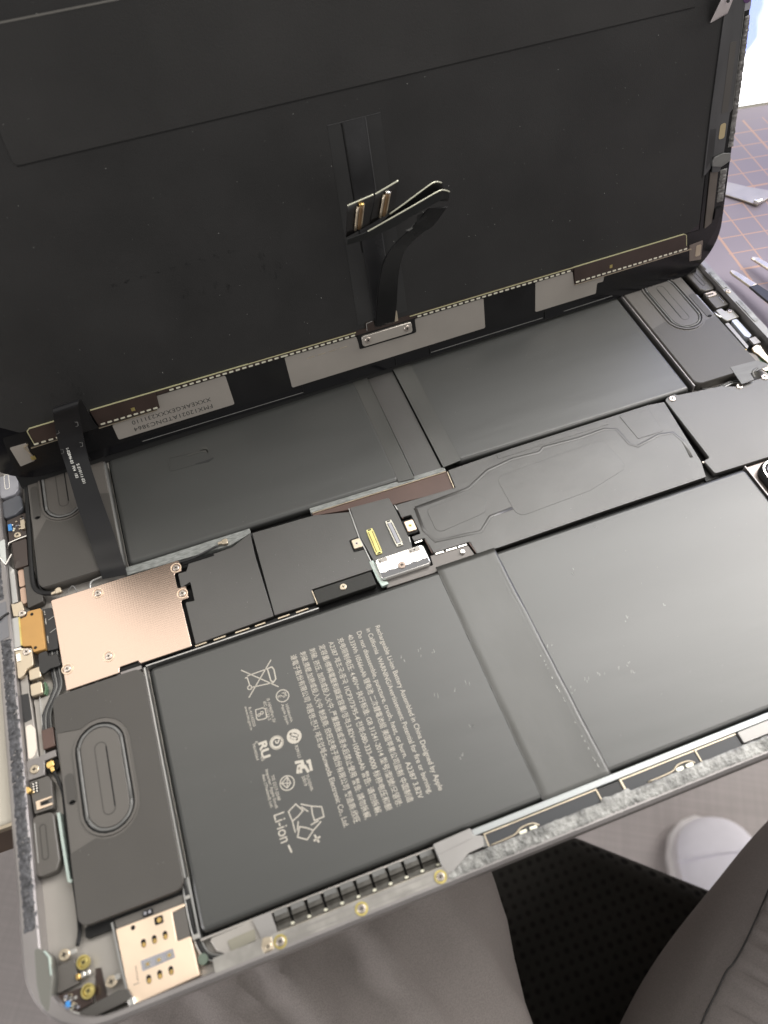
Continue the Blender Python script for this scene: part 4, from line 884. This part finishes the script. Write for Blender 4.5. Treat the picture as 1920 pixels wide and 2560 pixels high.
lo = ribbon("ribbon_lower_arm", VV([(1492, 208, 19), (1420, 190, 20.5), (1330, 212, 21.5), (1000, 402, 22), (700, 572, 22), (420, 728, 22), (150, 830, 22)]),
       VV([(1488, 300, 17.5), (1415, 300, 18.5), (1320, 345, 19.3), (1010, 520, 19.8), (735, 680, 19.8), (430, 815, 19.8), (145, 905, 19.8)]), .25, mat("slate_flex", (.0150, .0162, .0165), .62, 0, .35), dsp)
def edge_strip(A, par=rib):
    tube("pale_ribbon_edge", [tuple(p) for p in VV(A)], .24, MATS["pale_edge"], par, ns=5)
edge_strip([(1494, 208, 19.2), (1420, 186, 20.7), (1330, 210, 21.7), (1000, 400, 22.2), (700, 570, 22.2), (420, 728, 22.2)])
edge_strip([(1392, 90, 19.2), (1320, 78, 20.2), (1240, 112, 21), (1000, 288, 21.5), (850, 400, 21.5), (705, 500, 21.5)])
ribbon("ribbon_upper_arm", VV([(1392, 90, 19), (1320, 80, 20), (1240, 114, 20.8), (1000, 290, 21.2), (850, 402, 21.2), (705, 502, 21.2)]),
       VV([(1480, 330, 15.5), (1400, 330, 16.5), (1290, 350, 17), (1010, 520, 17.5), (760, 650, 17.5), (480, 700, 17.5)]), .25, black, rib)  # black colour stands in for shade on the arm's underside
def tongue(q, par):
    a, b, c, d = VV(q)
    o = ribbon("plug_board", [a, (a + d) / 2, d], [b, (b + c) / 2, c], .4, mat("tongue_black", (.014, .013, .013), .3, 0, .5) if "tongue_black" not in MATS else MATS["tongue_black"], par, sub=2)
    tube("pale_ribbon_edge", [tuple(a), tuple((a + b) / 2), tuple(b)], .28, MATS["pale_edge"], o, ns=5)
    return o
t1 = tongue([(150, 392, 22.5), (492, 245, 22.5), (436, 640, 20.5), (130, 805, 20.5)], rib)
t2 = tongue([(520, 238, 22.8), (818, 62, 22.8), (770, 430, 20.8), (440, 640, 20.8)], rib)
dgold = mat("plug_brown", (.16, .10, .05), .35, .5)
for q in (([(335, 365, 23.4), (300, 690, 21.6)], gold), ([(684, 205, 23.6), (625, 520, 21.8)], silver)):
    (a, b) = VV(q[0]); d = b - a; sx = Vector((1, .25, 0)).normalized()
    for off, rad, mt_, nm in ((0, .75, dgold, "plug_body"), (-1.15, .42, champagne, "plug_pins"), (.75, .35, champagne, "plug_pins")):
        tube(nm, [tuple(a + sx * off + d * (.05 if off else 0)), tuple((a + b) / 2 + sx * off), tuple(b + sx * off)], rad, mt_, rib, ns=6, sub=2)
    tube("plug_end", [tuple(a - d * .02), tuple(a + d * .04)], .85, q[1], rib, ns=8, sub=2)
    tube("plug_end", [tuple(b - d * .04), tuple(b + d * .01)], .6, champagne, rib, ns=8, sub=2)
plate("frayed_film", [(p.x, p.y) for p in VV([(920, 715, 17), (980, 690, 17), (1040, 620, 17), (1010, 690, 17), (960, 725, 17)])], 16.9, 17.05, flexg, rib)
plate("ribbon_notch", [(p.x, p.y) for p in VV([(1072, 520, 18.2), (1218, 452, 18.2), (1180, 570, 18.2), (1060, 640, 18.2)])], 18.1, 18.25, black, rib)
plate("ribbon_notch", [(p.x, p.y) for p in VV([(1020, 770, 15.4), (1135, 700, 15.4), (1060, 785, 15.4)])], 15.3, 15.5, black, rib)
# right side strips
plate("side_strip", [(269.8, 100), (277.4, 100), (277.6, 90), (278.0, 58), (277.0, 57), (276.6, 43.4), (271.9, 43.6), (271.5, 39.6), (268.9, 37.3), (269.0, 58.5), (269.9, 87)], .2, .75, strip, dsp, r=.3)
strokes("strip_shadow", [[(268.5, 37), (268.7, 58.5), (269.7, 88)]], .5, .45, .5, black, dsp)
strokes("bright_edge", [[(277.5, 88), (277.9, 58)]], .16, .7, .86, flexg, dsp)
plate("strip_window", [(273.6, 79), (276.0, 79), (276.2, 57.6), (273.4, 57.4)], .75, .82, spkfilm, dsp, r=.2)
plate("strip_window", [(269.5, 53.2), (272, 53.0), (272.2, 44.2), (269.4, 39.5)], .75, .8, flexd, dsp, r=.2)
plate("gold_pad", [(273.6, 53.9), (275.9, 54.2), (275.9, 49.1), (273.4, 48.9)], .75, .86, mat("tan_pad", (.42, .34, .20), .4, .4), dsp, r=.8)
plate("folded_tape", [(272.2, 43.4), (276, 44.0), (279.0, 43.4), (279.4, 40.8), (275.7, 39.4), (271.8, 40.4), (271.6, 42)], .8, 1.5, flexg, dsp, r=.3, bev=.1)
plate("folded_tape", [(272.2, 38.2), (275.5, 37.8), (275.8, 40.2), (272, 40.6)], .8, 1.2, strip, dsp, r=.2)
plate("side_foil", [(271.9, 38.2), (275.2, 37.8), (275.4, 24), (275.0, 19), (272.2, 17.5)], .3, .6, mat("bronze_foil", (.105, .092, .080), .35, .4, var=.15, vscale=60), dsp, r=.2)
plate("edge_clip", [(275.8, 24), (279.2, 24.2), (279.2, 21), (275.6, 20)], .2, 1.2, blackg, dsp, r=.3)
def dadh(u0, u1, v0, v1, n, m_=5):
    v = []; f = []
    for j in range(n + 1):
        y = v0 + (v1 - v0) * j / n
        for i in range(m_ + 1):
            x = u0 + (u1 - u0) * i / m_ + (.35 * pnoise((y * .5, 1, 1)) if i == m_ else .2 * pnoise((y, 3, 1)))
            h = .3 + .5 * (.5 + pnoise((x * 1.4, y * 1.4, 7)))
            if i in (0, m_) or j in (0, n): h = 0
            v.append((x, y, h))
    for j in range(n):
        for i in range(m_): a = j * (m_ + 1) + i; f.append((a, a + 1, a + m_ + 2, a + m_ + 1))
    return obj("adhesive_strip", mesh(v, f, True), mat("frayed_adhesive", (.13, .125, .12), .5, .1, .6, bump=.9, bscale=900, var=.5, vscale=600, kb=.6) if "frayed_adhesive" not in MATS else MATS["frayed_adhesive"], dsp)
dadh(278.5, 280.9, 45, 85.5, 120); dadh(276.4, 279.6, 26, 38, 40)
tg = ribbon("white_tag", [(264.6, 86.2, 1.0), (265.2, 92, 4.0), (266.0, 98, 6.5)], [(270.9, 87.6, .8), (271.4, 92, 2.2), (272, 98, 3.5)], .25, mat("pale_tag", (.46, .43, .42), .45, .1), dsp)
plate("tag_mark", disc(268.2, 91.6, .5, 10), 3.6, 4.0, inkd, tg)
lc = plate("lens_carrier", [(276.2, 96), (276.4, 87.0), (280.0, 87.3), (280.0, 96)], .2, .7, greyl, dsp, r=.3)
plate("purple_lens", disc(278.2, 91.0, 1.75, 18), .7, .9, mat("violet_glass", (.07, .03, .10), .15, 0, .6), lc)
# dust and rub marks on the display back
v = []; f = []
for k in range(260): speck(random.uniform(18, 268), random.uniform(20, 128), .5 if random.random() < .9 else .64, random.choice([.05, .06, .07, .1, .14]), v, f)
for k in range(120): speck(random.uniform(18, 268), random.uniform(128, 205), .5, .07, v, f)
obj("dust_specks", mesh(v, f), dust, dsp, kind="stuff")
v = []; f = []
for k in range(60):
    x = random.uniform(16, 40); y = random.uniform(18, 70); stroke_geo([(x, y), (x + .2, y + random.uniform(.4, 1.5))], .14, .45, .47, False, v, f)
for k in range(9):
    x = 58 + k * 4.6; y = 54.6 + .08 * k
    for j in range(8): xx = x + random.uniform(0, 1.9); yy = y + random.uniform(-.4, .6); stroke_geo([(xx, yy), (xx + random.uniform(.2, .7), yy)], random.uniform(.1, .35), .45, .47, False, v, f)
for (cx, cy) in ((84, 45.5), (88, 46.5), (93, 44), (79, 46), (104, 47), (107, 44), (109, 47.2), (104.5, 51.4)):
    for j in range(7): xx = cx + random.uniform(-1.2, 1.2); yy = cy + random.uniform(-1.4, 1.4); stroke_geo([(xx, yy), (xx, yy + random.uniform(.4, 1.5))], random.uniform(.12, .35), .45, .47, False, v, f)
obj("rub_marks", mesh(v, f), mark, dsp, kind="stuff")

# ---- ribbon cable from display to the shield (belongs to the tablet)
E_L = [U3('ca', 1330, 1545, 3.3), U3('ca', 1290, 1430, 4.5), U3('ca', 1170, 1080, 5.4), U3('ca', 1000, 590, 9.5), U3('ca', 850, 80, 17), U3('ch', 505, 790, 24), U3('ch', 470, 620, 31), U3('ch', 458, 520, 35.5)]
E_R = [U3('ca', 1650, 1485, 3.3), U3('ca', 1615, 1370, 4.5), U3('ca', 1500, 1010, 5.4), U3('ca', 1310, 480, 9.5), U3('ca', 1152, 0, 17), U3('ch', 722, 730, 24), U3('ch', 688, 560, 31), U3('ch', 676, 445, 35.5)]
def DW(t, x, y, n): return DO + DM @ V3(t, x, y, n)
bR_ = [DW('ch', 700, 412, 10), DW('ch', 745, 485, 7), DW('ch', 805, 595, 3.5), DW('ch', 848, 655, 1.2)]
bL_ = [p - (DM @ Vector((8, 0, 0))) for p in bR_]
cab = ribbon("ribbon_cable", E_L + bL_, E_R + bR_, .22, mat("cable_black", (.009, .009, .010), .34, 0, .4, var=.15, vscale=50), tab, sub=8)
def on_cable(a, b, body, sz, length):
    pa, pb = U3(*a), U3(*b); d = (pb - pa).normalized(); s_ = (E_R[4] - E_L[4]).normalized(); n = s_.cross(-d).normalized()
    if n.dot(CC - pa) < 0: n = -n
    up_ = n.cross(d)
    p = pa + n * .9
    text("printed_line", body, p.x, p.y, p.z, sz, d, up_, white, cab, length=length)
on_cable(('ch', 562, 795, 22.2), ('ch', 660, 1085, 14.2), "821-02846-03  P04  183", 1.25, (U3('ch', 562, 795, 22.2) - U3('ch', 660, 1085, 14.2)).length)
on_cable(('ch', 664, 965, 18.0), ('ch', 722, 1132, 13.4), "S-210111-031", 1.25, (U3('ch', 664, 965, 18.0) - U3('ch', 722, 1132, 13.4)).length)
# stiffener notches on the cable near the fold
for t_, x, y in (('ch', 660, 625), ('ch', 700, 800), ('ch', 495, 690), ('ch', 535, 860)):
    z = 31 - (y - 600) * .033
    p = U3(t_, x, y, z + .3); strokes("stiffener_edge", [[(p.x - .35, p.y + .9), (p.x + .4, p.y + .8), (p.x + .5, p.y - .8), (p.x - .3, p.y - .9)]], .1, p.z, p.z + .06, flexg, cab)

# ================================================================== SURROUNDINGS (metres via mm)
WZ = lambda z: z + Z0
def world_plate(name, pts, z0, z1, mt, par=None, **k): return plate(name, pts, WZ(z0), WZ(z1), mt, par, **k)
# floor
flo = mat("floor_vinyl", (.40, .36, .36), .55, 0, .4, var=.05, vscale=12)
n_, l_, b_ = nodes(flo)
t_ = n_.new('ShaderNodeTexCoord'); mp = n_.new('ShaderNodeMapping'); mp.inputs['Rotation'].default_value = (0, 0, .5)
l_.new(t_.outputs['Object'], mp.inputs[0]); outs = []
for ax in ((6, 260, 1), (260, 6, 1)):
    m2 = n_.new('ShaderNodeMapping'); m2.inputs['Scale'].default_value = ax; l_.new(mp.outputs[0], m2.inputs[0])
    q = n_.new('ShaderNodeTexNoise'); q.inputs['Scale'].default_value = 1.; q.inputs['Detail'].default_value = 3; l_.new(m2.outputs[0], q.inputs['Vector']); outs.append(q)
av = n_.new('ShaderNodeMath'); av.operation = 'ADD'; l_.new(outs[0].outputs['Fac'], av.inputs[0]); l_.new(outs[1].outputs['Fac'], av.inputs[1])
cr = n_.new('ShaderNodeValToRGB'); cr.color_ramp.elements[0].position = .75; cr.color_ramp.elements[0].color = (.40, .365, .355, 1)
cr.color_ramp.elements[1].position = 1.2 if False else 1.0; cr.color_ramp.elements[1].color = (.45, .41, .40, 1)
mh = n_.new('ShaderNodeMath'); mh.operation = 'MULTIPLY'; mh.inputs[1].default_value = .85; l_.new(av.outputs[0], mh.inputs[0])
l_.new(mh.outputs[0], cr.inputs[0]); l_.new(cr.outputs[0], b_.inputs['Base Color'])
o = plate("floor", box(-3000, -3000, 3500, 3500), -20, 0, flo, None); o['kind'] = 'structure'
# desk
desk = empty("desk", "cream topped desk with dark underside under the tablet and the cutting mat", "desk")
dt = plate("desktop", box(-700, 54, 860, 900), WZ(-5), WZ(-1.02), creamw, desk, r=3, bev=1)
plate("desk_core", box(-699, 56, 859, 898), WZ(-27), WZ(-5), deskedge, desk)
strokes("desk_edging", [[(-700, 53.6), (860, 53.6)]], .8, WZ(-4), WZ(-1.6), champagne, desk)
for x, y in ((-640, 860), (800, 860), (800, 130), (-640, 130)): plate("desk_leg", box(x - 25, y - 25, x + 25, y + 25), 0, WZ(-27), deskedge, desk, r=4)
# cutting mat: printed one centimetre grid
mm = mat("cutting_mat_print", (.25, .215, .25), .5, 0, .45, var=.05, vscale=18, bump=.1, bscale=600)
n_, l_, b_ = nodes(mm)
src = b_.inputs['Base Color'].links[0].from_socket
t_ = n_.new('ShaderNodeTexCoord'); sp = n_.new('ShaderNodeSeparateXYZ'); l_.new(t_.outputs['Object'], sp.inputs[0])
def M(op, a, b=None):
    q = n_.new('ShaderNodeMath'); q.operation = op
    for i, s_ in enumerate((a, b)):
        if s_ is None: continue
        if isinstance(s_, (int, float)): q.inputs[i].default_value = s_
        else: l_.new(s_, q.inputs[i])
    return q.outputs[0]
lines_ = []
for ax in ('X', 'Y'):
    for period, half in ((.01, .00030), (.05, .00055)):
        fr = M('FRACT', M('DIVIDE', M('ADD', sp.outputs[ax], 10.0), period)); dd = M('MULTIPLY', M('ABSOLUTE', M('SUBTRACT', fr, .5)), period)
        lines_.append(M('GREATER_THAN', dd, period / 2 - half))
mxx = M('MAXIMUM', M('MAXIMUM', lines_[0], lines_[1]), M('MAXIMUM', lines_[2], lines_[3]))
inb = M('MULTIPLY', M('LESS_THAN', sp.outputs['Y'], .1995), M('GREATER_THAN', sp.outputs['X'], -.001))
mixc = n_.new('ShaderNodeMix'); mixc.data_type = 'RGBA'; mixc.inputs[7].default_value = (.46, .29, .22, 1)
l_.new(M('MULTIPLY', mxx, inb), mixc.inputs[0]); l_.new(src, mixc.inputs[6]); l_.new(mixc.outputs[2], b_.inputs['Base Color'])
a_ = math.radians(-7.5)
cm = plate("cutting_mat", box(-60, -110, 380, 206), 0, 1.3, mm, None, r=3, bev=.3)
cm['label'] = "mauve cutting mat with orange grid lines on the desk, under the tweezers"; cm['category'] = "cutting mat"
cm.location = (309.6 * S, (196.9 - .0) * S, WZ(-1.0) * S); cm.rotation_euler = (0, 0, a_)
off = Vector((-.01, -.13, 0)); cm.location += Matrix.Rotation(a_, 3, 'Z') @ off
# the tablet's housing must not poke through the mat: keep the mat clear of it
for vtx in cm.data.vertices:
    pw = Matrix.Rotation(a_, 3, 'Z') @ Vector((vtx.co.x, vtx.co.y, 0)) + cm.location
    if pw.x < .2825:
        nx = .2825 + (pw.x - .15) * .01; q = Matrix.Rotation(-a_, 3, 'Z') @ (Vector((nx, pw.y, 0)) - Vector((cm.location.x, cm.location.y, 0))); vtx.co.x, vtx.co.y = q.x, q.y
# metal plate on the mat
mp_ = mat("dull_brushed_steel", (.44, .40, .34), .38, .8, var=.1, vscale=90)
P = lambda pts, z: [(U3('px', x, y, z).x, U3('px', x, y, z).y) for x, y in pts]
sc_ = world_plate("metal_plate", P([(1802, 482), (1812, 452), (1870, 466), (1925, 475), (1925, 492), (1903, 506), (1893, 512), (1882, 508), (1860, 500)], 1.5), .6, 1.4, mp_, None, r=.8, bev=.2)
sc_['label'] = "thin bare metal plate with a pointed end lying on the cutting mat"; sc_['category'] = "metal plate"
tube("bent_end", [tuple(v_) for v_ in [(lambda q: Vector((q.x, q.y, WZ(2.0))))(U3('px', x, y, 1.5)) for x, y in ((1884, 506), (1892, 508), (1902, 504))]], 1.0, silver, sc_)
# tweezers
tw = empty("tweezers", "bare tipped tweezers with black coated arms lying open on the mat", "tweezers")
def arm(pts, wds, name, mt_):
    v = []; f = []
    P3 = [U3('px', x, y, z) for x, y, z in pts]
    n = len(P3)
    for i, p in enumerate(P3):
        t = (P3[min(i + 1, n - 1)] - P3[max(i - 1, 0)]).normalized(); s_ = t.cross(Vector((0, 0, 1))).normalized(); wd = wds[i]; th = 1.0
        for a, b in ((-1, -1), (1, -1), (1, 1), (-1, 1)): q = p + s_ * wd / 2 * a + Vector((0, 0, th / 2 * b)); v.append((q.x, q.y, WZ(q.z)))
    for i in range(n - 1):
        for k in range(4): k2 = (k + 1) % 4; f.append((i * 4 + k, (i + 1) * 4 + k, (i + 1) * 4 + k2, i * 4 + k2))
    f.append((0, 1, 2, 3)); f.append((4 * n - 1, 4 * n - 2, 4 * n - 3, 4 * n - 4))
    o = obj(name, mesh(v, f), mt_, tw); md = o.modifiers.new("soft", 'BEVEL'); md.width = .3 * S; md.segments = 2
    return o
tst = mat("tweezer_steel", (.62, .56, .46), .25, .9, var=.08, vscale=150); tbk = mat("tweezer_black_coat", (.018, .018, .018), .35, 0, .5)
arm([(1826, 678, 4), (1836, 684, 4), (1858, 698, 4.5), (1884, 716, 5)], [1.2, 2.6, 3.0, 3.4], "steel_tip", tst)
arm([(1882, 714.6, 5), (1900, 728, 5.5), (1925, 746, 6), (1975, 782, 8), (2090, 865, 12)], [3.7, 4.2, 5.0, 6, 8], "coated_arm", tbk)
arm([(1878, 645, 4), (1890, 649, 4), (1915, 664, 4.5), (1945, 682, 5)], [1.2, 2.6, 3.0, 3.4], "steel_tip", tst)
arm([(1943, 681, 5), (1990, 712, 6), (2030, 740, 8), (2120, 820, 12)], [3.7, 4.6, 6, 8], "coated_arm", tbk)
# bright screen beyond the mat
sm_ = mat("screen_glow", (.8, .8, .8), .3)
n_, l_, b_ = nodes(sm_); t_ = n_.new('ShaderNodeTexCoord'); q = n_.new('ShaderNodeTexNoise'); q.inputs['Scale'].default_value = 40; q.inputs['Detail'].default_value = 1.0; l_.new(t_.outputs['Object'], q.inputs['Vector'])
cr = n_.new('ShaderNodeValToRGB'); cr.color_ramp.elements[0].position = .50; cr.color_ramp.elements[0].color = (1, 1, 1, 1); cr.color_ramp.elements[1].position = .62; cr.color_ramp.elements[1].color = (.12, .22, .75, 1)
spz = n_.new('ShaderNodeSeparateXYZ'); l_.new(t_.outputs['Object'], spz.inputs[0])
zr = n_.new('ShaderNodeMapRange'); zr.inputs['From Min'].default_value = .746; zr.inputs['From Max'].default_value = .764; zr.inputs['To Min'].default_value = -.35; zr.inputs['To Max'].default_value = .16
l_.new(spz.outputs['Z'], zr.inputs['Value']); ad = n_.new('ShaderNodeMath'); ad.operation = 'ADD'; l_.new(q.outputs['Fac'], ad.inputs[0]); l_.new(zr.outputs[0], ad.inputs[1]); l_.new(ad.outputs[0], cr.inputs[0])
l_.new(cr.outputs[0], b_.inputs['Emission Color']); b_.inputs['Emission Strength'].default_value = 1.9
scr = empty("lit_screen", "glowing white screen with blue shapes standing behind the cutting mat", "screen")
ya, yb = 272.5, 272.5 + math.tan(a_) * 300
pf = [(350, ya + 2), (700, ya + 2 + math.tan(a_) * 350), (700, ya + 14 + math.tan(a_) * 350), (352, ya + 14)]
plate("screen_casing", pf, WZ(1), WZ(236), flexd, scr)
v = [(346, ya + .4, WZ(1)), (701, ya + .4 + math.tan(a_) * 355, WZ(1)), (701, ya + .4 + math.tan(a_) * 355, WZ(238)), (346, ya + .4, WZ(238))]
v2 = [(x, y + 1.2, z) for x, y, z in v]
obj("screen_panel", mesh(v + v2, [(0, 1, 2, 3), (7, 6, 5, 4), (0, 4, 5, 1), (1, 5, 6, 2), (2, 6, 7, 3), (3, 7, 4, 0)]), sm_, scr)

# chair
ch_ = empty("office_chair", "black mesh covered chair seat between the sitting person's legs", "chair")
meshm = mat("black_seat_mesh", (.012, .012, .011), .8, 0, .25)
n_, l_, b_ = nodes(meshm); t_ = n_.new('ShaderNodeTexCoord'); vo = n_.new('ShaderNodeTexVoronoi'); vo.inputs['Scale'].default_value = 170; vo.inputs['Randomness'].default_value = .05
l_.new(t_.outputs['Object'], vo.inputs['Vector']); cr = n_.new('ShaderNodeValToRGB'); cr.color_ramp.elements[0].position = .25; cr.color_ramp.elements[0].color = (.002, .002, .002, 1); cr.color_ramp.elements[1].position = .50; cr.color_ramp.elements[1].color = (.060, .058, .053, 1)
l_.new(vo.outputs['Distance'], cr.inputs[0]); l_.new(cr.outputs[0], b_.inputs['Base Color'])
bp = n_.new('ShaderNodeBump'); bp.inputs['Strength'].default_value = .6; bp.inputs['Distance'].default_value = .001; l_.new(vo.outputs['Distance'], bp.inputs['Height']); l_.new(bp.outputs[0], b_.inputs['Normal'])
fa = U3('px', 1470, 2092, -280); fb = U3('px', 1780, 2215, -280); fd = (fb - fa); fd.z = 0; fd.normalize(); fn = Vector((fd.y, -fd.x, 0))
if fn.dot(Vector((0, -1, 0))) < 0: fn = -fn
A0 = fa - fd * 230; B0 = fb + fd * 110
pts = [(A0.x, A0.y), (B0.x, B0.y), ((B0 + fn * 440).x, (B0 + fn * 440).y), ((A0 + fn * 440).x, (A0 + fn * 440).y)]
plate("seat_cushion", pts, WZ(-340), WZ(-280), meshm, ch_, r=45, bev=14, seg=8, bseg=5)
cx_ = (A0 + B0) / 2 + fn * 220
plate("gas_column", disc(cx_.x, cx_.y, 25, 16), 80, WZ(-340), rubber, ch_)
for k in range(5):
    a = k * 2 * math.pi / 5; strokes("base_arm", [[(cx_.x, cx_.y), (cx_.x + 260 * math.cos(a), cx_.y + 260 * math.sin(a))]], 36, 50, 85 + k * .1, rubber, ch_)
    plate("caster", disc(cx_.x + 255 * math.cos(a), cx_.y + 255 * math.sin(a), 26, 16), 0, 50, rubber, ch_)

# person: two trouser legs and a shoe
per = empty("person", "person in grey brown trousers and a white shoe sitting with legs apart under the tablet", "person")
cloth = mat("trouser_cloth", (.245, .222, .211), .85, 0, .25, var=.09, vscale=1700, bump=.5, bscale=1800, kb=.4)
def loft(path, radii, v, f, fold, ns=64, sub=14, flatten=1., turn=0.):
    P_ = spline(path, sub); n = len(P_)
    R2 = spline([(r, 0, 0) for r in radii], sub)
    o = len(v)
    for i, p in enumerate(P_):
        t = (P_[min(i + 1, n - 1)] - P_[max(i - 1, 0)]).normalized(); s_ = t.cross(Vector((0, 0, 1)))
        s_ = s_.normalized() if s_.length > .2 else Vector((1, 0, 0)); u_ = s_.cross(t).normalized()
        for k in range(ns):
            a = 2 * math.pi * k / ns; r = R2[i].x
            ca_, sa_ = math.cos(a), math.sin(a); X_ = math.copysign(abs(ca_) ** flatten, ca_); Y_ = math.copysign(abs(sa_) ** flatten, sa_) * .86
            q0 = s_ * (X_ * math.cos(turn) - Y_ * math.sin(turn)) + u_ * (X_ * math.sin(turn) + Y_ * math.cos(turn))
            r += fold(p + q0 * r, i / n, a); v.append(tuple(p + q0 * r))
    for i in range(n - 1):
        for k in range(ns): k2 = (k + 1) % ns; f.append((o + i * ns + k, o + i * ns + k2, o + (i + 1) * ns + k2, o + (i + 1) * ns + k))
    f.append(tuple(o + k for k in range(ns))[::-1]); f.append(tuple(o + (n - 1) * ns + k for k in range(ns)))
def foldL(p, t, a):
    d = (p.x * .80 + p.y * .60); e = (-p.x * .60 + p.y * .80)
    w1 = pnoise((d * .010, e * .040, .3)); w2 = pnoise((d * .02, e * .085, 2.3))
    k = .25 + .75 * max(0, math.sin(a)); w3 = pnoise((p.x * .030 + p.y * .012, p.y * .008, 7.3)); return k * (20 * (.5 - abs(w3) * 2.2) + 5 * w2) + 2 * w1
def foldR(p, t, a):
    g = pnoise((p.x * .012, p.y * .012, 1)) * 3
    # creases gathered beyond the seam, on the outer side
    d = (p.x - 206) * .49 - (p.y + 43) * .87
    side = max(0., min(1., (d - 1.) / 8)) * max(0., min(1., (60 - d) / 30)) * (.55 + .9 * abs(pnoise((p.x * .02, p.y * .02, 8))))
    ph = (p.x * .87 + p.y * .49) * .80 + 5.5 * pnoise((p.x * .018, p.y * .018, 5))
    return g * (1 - .5 * side) + side * 2.0 * (math.sin(ph) + .4 * math.sin(ph * .53 + 1)) - (1.2 if abs(d) < .9 else 0) * .4
v = []; f = []
loft([(-40, -420, WZ(-190)), (5, -200, WZ(-185)), (35, -40, WZ(-178)), (51, 60, WZ(-180)), (58, 150, WZ(-205)), (62, 185, WZ(-330)), (62, 180, WZ(-520)), (60, 170, WZ(-650))], [98, 96, 91, 86, 78, 66, 58, 54], v, f, foldL)
lf0 = len(v)
loft([(0, -330, WZ(-190)), (100, -217, WZ(-186)), (219, -119, WZ(-182)), (336, -69, WZ(-186)), (474, -28, WZ(-215)), (525, -30, WZ(-330)), (480, -75, WZ(-520)), (440, -120, WZ(-640))], [92, 89, 83, 79, 76, 67, 60, 56], v, f, foldR, sub=64, ns=128, flatten=.66, turn=.80)
loft([(-170, -440, WZ(-190)), (-40, -400, WZ(-180)), (90, -330, WZ(-190))], [90, 120, 90], v, f, lambda p, t, a: 0)
tr = obj("trousers", mesh(v, f, True), cloth, per)
# upper body, out of the picture, that shades the lap
sv = []; sf = []
loft([(-50, -440, WZ(-170)), (-55, -480, WZ(-20)), (-60, -490, WZ(150)), (-60, -480, WZ(290)), (-60, -470, WZ(330))], [120, 115, 135, 120, 60], sv, sf, lambda p, t, a: 0)
obj("shirt", mesh(sv, sf, True), mat("dark_shirt", (.05, .05, .055), .9), per)
# seam on the right leg
from mathutils.bvhtree import BVHTree
bv = BVHTree.FromPolygons([Vector(x) for x in v], f)
sm2 = []
for x, y in ((1922, 2222), (1893, 2290), (1868, 2345), (1850, 2380), (1832, 2410), (1815, 2430), (1790, 2482), (1766, 2530), (1748, 2575)):
    d = ray('px', x, y).normalized(); hit = bv.ray_cast(Vector((CC.x, CC.y, WZ(CC.z))), d)
    if hit[0]:
        sm2.append(tuple(hit[0] - d * 1.1))
if len(sm2) > 2: tube("trouser_seam", sm2, .35, inkd, per, ns=5)
# shoe
shw = mat("white_canvas", (.92, .90, .97), .6, 0, .4, var=.03, vscale=40)
shp = Vector((433, -16, -660))
dirs = Vector((.25, .97, 0)).normalized(); per2 = Vector((-dirs.y, dirs.x, 0))
def shoe_ring(t, hs, wd, h):
    c = shp + dirs * t; out_ = []
    for k in range(24):
        a = 2 * math.pi * k / 24; x = math.cos(a); z = math.sin(a)
        out_.append(c + per2 * (wd * x * (1 if z < 0 else (1 - .12 * z))) + Vector((0, 0, -660 * 0 + h * .5 * (1 + (z if z > 0 else max(z, -.8) * 1.2)) - 60)))
    return out_
v = []; f = []; secs = [(72, 4, 12), (68, 22, 30), (56, 36, 42), (35, 45, 50), (5, 48, 58), (-40, 46, 72), (-90, 41, 92), (-140, 38, 100), (-175, 34, 98), (-190, 20, 80)]
for t, wd, h in secs: v += [tuple(Vector((q.x, q.y, WZ(q.z)))) for q in shoe_ring(t, 0, wd, h)]
for i in range(len(secs) - 1):
    for k in range(24): k2 = (k + 1) % 24; f.append((i * 24 + k, (i + 1) * 24 + k, (i + 1) * 24 + k2, i * 24 + k2))
f.append(tuple(range(24))); f.append(tuple((len(secs) - 1) * 24 + k for k in range(24))[::-1])
so = obj("shoe", mesh(v, f, True), shw, per); md = so.modifiers.new("smooth", 'SUBSURF'); md.levels = 1; md.render_levels = 2
sole = [shp + dirs * (t + 4) + per2 * (wd + 3) for t, wd, h in secs] + [shp + dirs * (t - 2) - per2 * (wd + 3) for t, wd, h in secs[::-1]]
plate("shoe_sole", [(q.x, q.y) for q in sole], 0.5, 22, mat("shoe_rubber", (.78, .75, .74), .5), per, r=6, bev=3)
rg = [tuple(Vector((q.x, q.y, WZ(q.z) + 1))) for q in [shoe_ring(28, 0, 46.5, 52)[k] for k in range(0, 13)]]
tube("toe_seam", rg, 1.2, shw, so)
